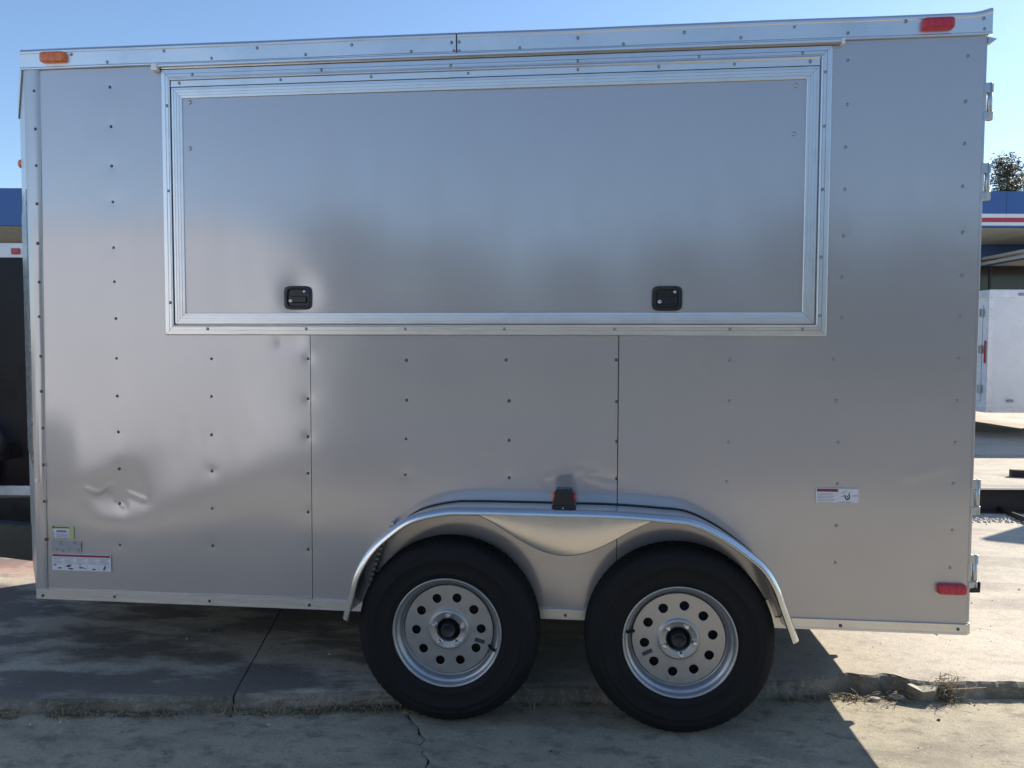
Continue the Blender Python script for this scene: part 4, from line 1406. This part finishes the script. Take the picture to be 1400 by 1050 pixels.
# ------------------------------------------------------------------ tree beyond the store
def make_tree(name, u, v, h, label, crown_r, nleaf, cr0=0.35, seed=1, xy=None, ls=1.0, group=None, lm=('leaf', 'leaf_b')):
    rd = random.Random(seed)
    x, y = xy or at_view(u, v)
    t = thing(name, (x, y, 0), label, 'tree', group)
    tm = MB()
    tm.tube([(0, 0, 0), (0.1, 0, h * 0.35), (0.0, 0.1, h * 0.7), (0.05, 0, h * 0.96)], [0.22, 0.17, 0.10, 0.02], 10)
    lf = MB()
    for k in range(46):
        z = h * (cr0 + (1 - cr0) * (k / 46) ** 0.9)
        a = rd.uniform(0, 2 * PI)
        ln = crown_r * (1.05 - 0.8 * (z / h - cr0) / (1 - cr0)) * rd.uniform(0.55, 1.1)
        tip = Vector((ln * math.cos(a), ln * math.sin(a), z + ln * rd.uniform(0.05, 0.4)))
        mid = Vector((tip.x * 0.5, tip.y * 0.5, z + (tip.z - z) * 0.3))
        tm.tube([(0, 0, z), mid, tip], [0.05, 0.03, 0.008], 5)
        for q_ in range(nleaf // 46):
            f = rd.uniform(0.3, 1.05) ** 0.7
            base = Vector((0, 0, z)).lerp(mid, min(1, f * 2)) if f < 0.5 else mid.lerp(tip, (f - 0.5) * 2)
            p = base + Vector((rd.gauss(0, 0.20), rd.gauss(0, 0.20), rd.gauss(0.04, 0.15))) * ls
            s = rd.uniform(0.05, 0.13) * ls
            d = Vector((rd.gauss(0, 1), rd.gauss(0, 1), rd.gauss(0.5, 0.7))).normalized()
            sd_ = d.orthogonal().normalized()
            lf.add([p - sd_ * s * 0.35, p + d * s * 1.3, p + sd_ * s * 0.35, p - d * s * 0.4], [(0, 1, 2, 3)], rd.choice((0, 0, 1)))
    tm.build('trunk', 'bark', t, local=True)
    lf.build('crown', list(lm), t, local=True, fix=False)
    return t


make_tree('tree', (1368 - 700) / F * 40, 40, 1.41 + (476.5 - 222) / F * 40, 'tall loose grey green tree rising above the blue fascia', 2.3, 11000, 0.45, 3, None, 1.15)
make_tree('tree', (1415 - 700) / F * 42, 42, 1.41 + (476.5 - 236) / F * 42, 'broad leafy tree partly hidden behind the blue fascia', 2.6, 11000, 0.45, 5, None, 1.15)

for k in range(12):                                  # row across the road, mirrored in the skin
    make_tree('tree', 0, 0, 4.3 + 0.9 * ((k * 5) % 4) / 3, 'dense olive tree in the row across the road, mirrored in the skin', 3.4, 2600, 0.10, 20 + k, (-17 + 3.7 * k, -21.5 - 1.3 * ((k * 7) % 4)), 2.6, 'trees across the road', ('leaf_c', 'leaf_c'))

# ------------------------------------------------------------------ things lying in the yard
xa, ya = G(1325, 700, UZ)
beam = thing('steel_beam', (xa, ya, UZ), 'dark rusty steel channel beam lying on the pale slab', 'beam', None, 0.10)
mb = MB()
mb.box(0, 5.0, 0, 0.012, 0.002, 0.20, 0.002)
mb.build('web', 'beam', beam, local=True)
for z in (0.002, 0.186):
    mb = MB()
    mb.box(0, 5.0, -0.06, -0.001, z, z + 0.014, 0.003)
    mb.build('flange', 'beam', beam, local=True)
xa, ya = G(1366, 700, UZ)
xb, yb = G(1420, 722, UZ)
mb = MB()
mb.tube([(xa, ya, UZ + 0.025), (xb, yb, UZ + 0.025)], 0.022, 8)  # dark tube in place of the slanting shadow by the beam
tag(mb.build('beam_shadow_bar', 'beam'), 'dark bar standing in for the slanting shadow before the rusty beam', 'bar')
xa, ya = G(1383, 652, UZ)
mb = MB()
mb.prism([(xa, ya), (xa + 1.6, ya - 0.35), (xa + 1.6, ya + 0.10), (xa, ya + 0.05)], 'Z', UZ + 0.001, UZ + 0.075)
tag(mb.build('timber_plank', 'beam'), 'short dark plank with a cut end on the pale slab', 'plank')
# gravel
mb = MB()
rd = random.Random(4)
for k in range(420):
    px, py = rd.uniform(1322, 1400), 704 + abs(rd.gauss(0, 4.5))
    x, y = G(px, py, UZ)
    s = rd.uniform(0.006, 0.02)
    vs = [(x + s * a_, y + s * b_, UZ + s * c_ * 0.6) for a_, b_, c_ in ((1, 0, 0.3), (0, 1, 0.3), (-1, 0, 0.3), (0, -1, 0.3), (0.2, 0.1, 1.2), (0, 0, -0.2))]
    mb.add(vs, [(0, 1, 4), (1, 2, 4), (2, 3, 4), (3, 0, 4), (1, 0, 5), (2, 1, 5), (3, 2, 5), (0, 3, 5)])
tag(mb.build('gravel', 'stone'), 'loose grey gravel along the rusty beam', 'gravel', None, 'stuff')

# ------------------------------------------------------------------ weeds and dead grass along the step
def blades(mb, x, y, z, nb, hmin, hmax, spread, lean, rd, wmin=0.0008, wmax=0.002, curl=0.6):
    for k in range(nb):
        bx_, by_ = x + rd.gauss(0, spread), y + rd.gauss(0, spread * 0.5)
        h = rd.uniform(hmin, hmax)
        a = rd.uniform(0, 2 * PI)
        ln = rd.uniform(0.2, lean)
        dx, dy = math.cos(a) * ln, math.sin(a) * ln * 0.7
        w_ = rd.uniform(wmin, wmax)
        pr = []
        for i in range(5):
            t = i / 4
            pr.append(Vector((bx_ + dx * h * t ** 1.4, by_ + dy * h * t ** 1.4, z + h * (t - curl * ln * t * t * 0.55))))
        sd_ = Vector((-dy, dx, 0)).normalized() if ln > 0 else Vector((1, 0, 0))
        sd_ = (sd_ + Vector((rd.uniform(-0.6, 0.6), 0, rd.uniform(-0.4, 0.4)))).normalized()
        vs = []
        for i, p in enumerate(pr):
            ww = w_ * (1 - 0.7 * i / 4)
            vs += [p - sd_ * ww, p + sd_ * ww]
        mb.add(vs, [(2 * i, 2 * i + 1, 2 * i + 3, 2 * i + 2) for i in range(4)], rd.choice((0, 0, 1)))


rd = random.Random(11)
mb = MB()
CL = [(0.10, 0.03, 10), (0.32, 0.05, 22), (0.40, 0.03, 10), (0.57, 0.05, 26), (0.66, 0.04, 24), (0.84, 0.05, 8), (1.02, 0.05, 18), (1.10, 0.05, 16), (1.22, 0.06, 30), (1.30, 0.05, 22), (1.42, 0.06, 46), (1.50, 0.05, 36), (1.58, 0.04, 26), (2.12, 0.06, 14), (2.28, 0.05, 12), (3.10, 0.05, 12), (3.22, 0.06, 16), (3.36, 0.06, 20), (-0.3, 0.05, 8)]
for cx, sp, nn in CL:
    for k in range(int(nn * 1.6)):
        x = rd.gauss(cx, sp)
        hm = 0.030 + 0.045 * rd.random() ** 2
        blades(mb, x, float(step_y(x)) - 0.024 - abs(rd.gauss(0, 0.016)), 0.0, 3, 0.006, hm, 0.012, 2.2, rd, 0.0010, 0.0030, 0.9)
# flattened straws on the lower slab
for k in range(70):
    x = rd.choice((rd.uniform(1.0, 1.62), rd.uniform(3.1, 3.9), rd.uniform(-0.3, 1.0)))
    y = float(step_y(x)) - 0.02 - abs(rd.gauss(0, 0.03))
    a_ = rd.uniform(-0.5, 0.5)
    ln = rd.uniform(0.02, 0.07)
    mb.tube([(x, y, 0.004), (x + ln * 0.5 * math.cos(a_), y + ln * 0.5 * math.sin(a_), 0.007), (x + ln * math.cos(a_ + 0.2), y + ln * math.sin(a_ + 0.2), 0.004)], 0.0009, 4)
tag(mb.build('dead_grass', ['straw', 'weed'], fix=False), 'thin dead grass and moss growing along the broken slab edge', 'grass', None, 'stuff')


def weed_clump(x, y, n_, h, sp, label, group=None):
    rr_ = random.Random(int(x * 1000))
    mb = MB()
    blades(mb, 0, 0, 0, n_ // 4, h * 0.25, h, sp, 1.7, rr_, 0.0006, 0.0014, 0.9)
    for k in range(n_ // 2):                          # tangled fibres
        p = Vector((rr_.gauss(0, sp * 1.1), rr_.gauss(0, sp * 0.7), abs(rr_.gauss(h * 0.30, h * 0.28))))
        d = Vector((rr_.gauss(0, 1), rr_.gauss(0, 0.7), rr_.gauss(0.2, 0.8))).normalized()
        pl = [p.copy()]
        for i in range(6):
            d = (d + Vector((rr_.gauss(0, 0.6), rr_.gauss(0, 0.6), rr_.gauss(-0.05, 0.6)))).normalized()
            p = p + d * rr_.uniform(0.005, 0.013)
            p.z = max(p.z, 0.002)
            pl.append(p.copy())
        mb.tube(pl, rr_.uniform(0.0005, 0.0010), 4, rr_.choice((0, 0, 1)))
    for k in range(n_ // 14):
        bx_, by_ = rr_.gauss(0, sp * 1.3), rr_.gauss(0, sp * 0.7)
        mb.tube([(bx_, by_, rr_.uniform(0.0, h * 0.7)), (bx_ + rr_.gauss(0, 0.03), by_ + rr_.gauss(0, 0.02), rr_.uniform(0.0, h)), (bx_ + rr_.gauss(0, 0.05), by_ + rr_.gauss(0, 0.03), rr_.uniform(0, h * 0.8))], 0.0012, 4)
    vs_ = np.array(mb.v)
    vs_[:, 0] += 0.25 * vs_[:, 2] + 0.012 * np.sin(vs_[:, 2] * 70 + x * 9) + 0.008 * np.sin(vs_[:, 1] * 120)
    vs_ = vs_ + np.array([x, y, 0.0])
    mb.v = [tuple(q_) for q_ in vs_]
    return tag(mb.build('weed_clump', ['straw', 'weed'], fix=False), label, 'weed', group)


x, y = G(1289, 956, 0)
weed_clump(x, y - 0.0, 330, 0.098, 0.021, 'dry tangled straw weed clump rooted at the sunlit slab edge')
x, y = G(1222, 955, 0)
weed_clump(x, y - 0.01, 60, 0.045, 0.02, 'small grey weed clump in the broken bite of the slab edge')
x, y = G(1400, 953, 0)
weed_clump(x, y - 0.0, 14, 0.06, 0.02, 'few thin straw stalks beside the clean end of the slab edge')
# loose broken concrete pieces at the bite
rd = random.Random(3)
top = [G(a_, b_, 0.060) for a_, b_ in ((1240, 935), (1250, 931.5), (1274, 933), (1283, 938), (1279, 942), (1262, 941.5))]
n = len(top)
cxy = np.mean(np.array(top), axis=0)
bot = [tuple(cxy + np.array([0.0, 0.02]) + (np.array(q_) - cxy) * (0.95 + 0.12 * ((i_ * 7) % 3))) for i_, q_ in enumerate(top)]
mb = MB().add([(q_[0], q_[1], 0.060 - 0.007 * (i % 3)) for i, q_ in enumerate(top)] + [(q_[0], q_[1], 0.0) for q_ in bot], [tuple(range(n))] + [(i, (i + 1) % n, n + (i + 1) % n, n + i) for i in range(n)])
mb.mi = [0] + [1] * n  # pale top, sides in the darker edge colour that carries their shade
tag(mb.build('concrete_chunk', ['upper', 'edge']), 'pale sunlit concrete chunk beside the straw weed clump', 'stone')
for k, (px, py, s, lb) in enumerate(((1226, 949, 0.020, 'small broken concrete chunk below the bite in the slab edge'), (1196, 951, 0.014, 'tiny broken concrete chunk at the shaded end of the bite'))):
    x, y = G(px, py + 6, 0)
    bm = bmesh.new()
    bmesh.ops.create_icosphere(bm, subdivisions=2, radius=1)
    for q in bm.verts:
        f = 1 + 0.25 * math.sin(5 * q.co.x + k) * math.sin(4 * q.co.y) + rd.uniform(-0.08, 0.08)
        q.co = Vector((q.co.x * s * 1.5 * f, q.co.y * s * 0.8 * f, max(-0.3, min(0.55, q.co.z)) * s * 0.9))
    mb = MB().add([q.co + Vector((x, y, s * 0.27)) for q in bm.verts], [[q.index for q in f.verts] for f in bm.faces])
    bm.free()
    tag(mb.build('concrete_chunk', 'stone'), lb, 'stone')

# grit and small litter scattered over the slabs
rd = random.Random(21)
mb = MB()
for k in range(1500):
    x = rd.uniform(-1.2, 5.0)
    y = rd.uniform(-0.75, 1.6) if rd.random() < 0.6 else float(step_y(x)) - abs(rd.gauss(0, 0.06))
    if 1.4 < x < 3.0 and -0.25 < y < 0.05:
        continue
    ye_ = float(step_y(x))
    if abs(y - ye_) < 0.03:
        continue
    z = float(upper_z(x)) if y > ye_ + 0.06 else 0.0
    s = rd.uniform(0.0012, 0.0036) if rd.random() < 0.93 else rd.uniform(0.004, 0.009)
    j = [rd.uniform(0.6, 1.3) for _ in range(6)]
    vs = [(x + s * j[0], y, z + s * 0.3), (x, y + s * j[1], z + s * 0.3), (x - s * j[2], y, z + s * 0.3), (x, y - s * j[3], z + s * 0.3), (x + 0.2 * s, y + 0.1 * s, z + s * j[4])]
    mb.add(vs, [(0, 1, 4), (1, 2, 4), (2, 3, 4), (3, 0, 4)], rd.choice((0, 0, 1)))
tag(mb.build('grit', ['stone', 'soil'], fix=False), 'fine grit scattered over the concrete slabs', 'grit', None, 'stuff')
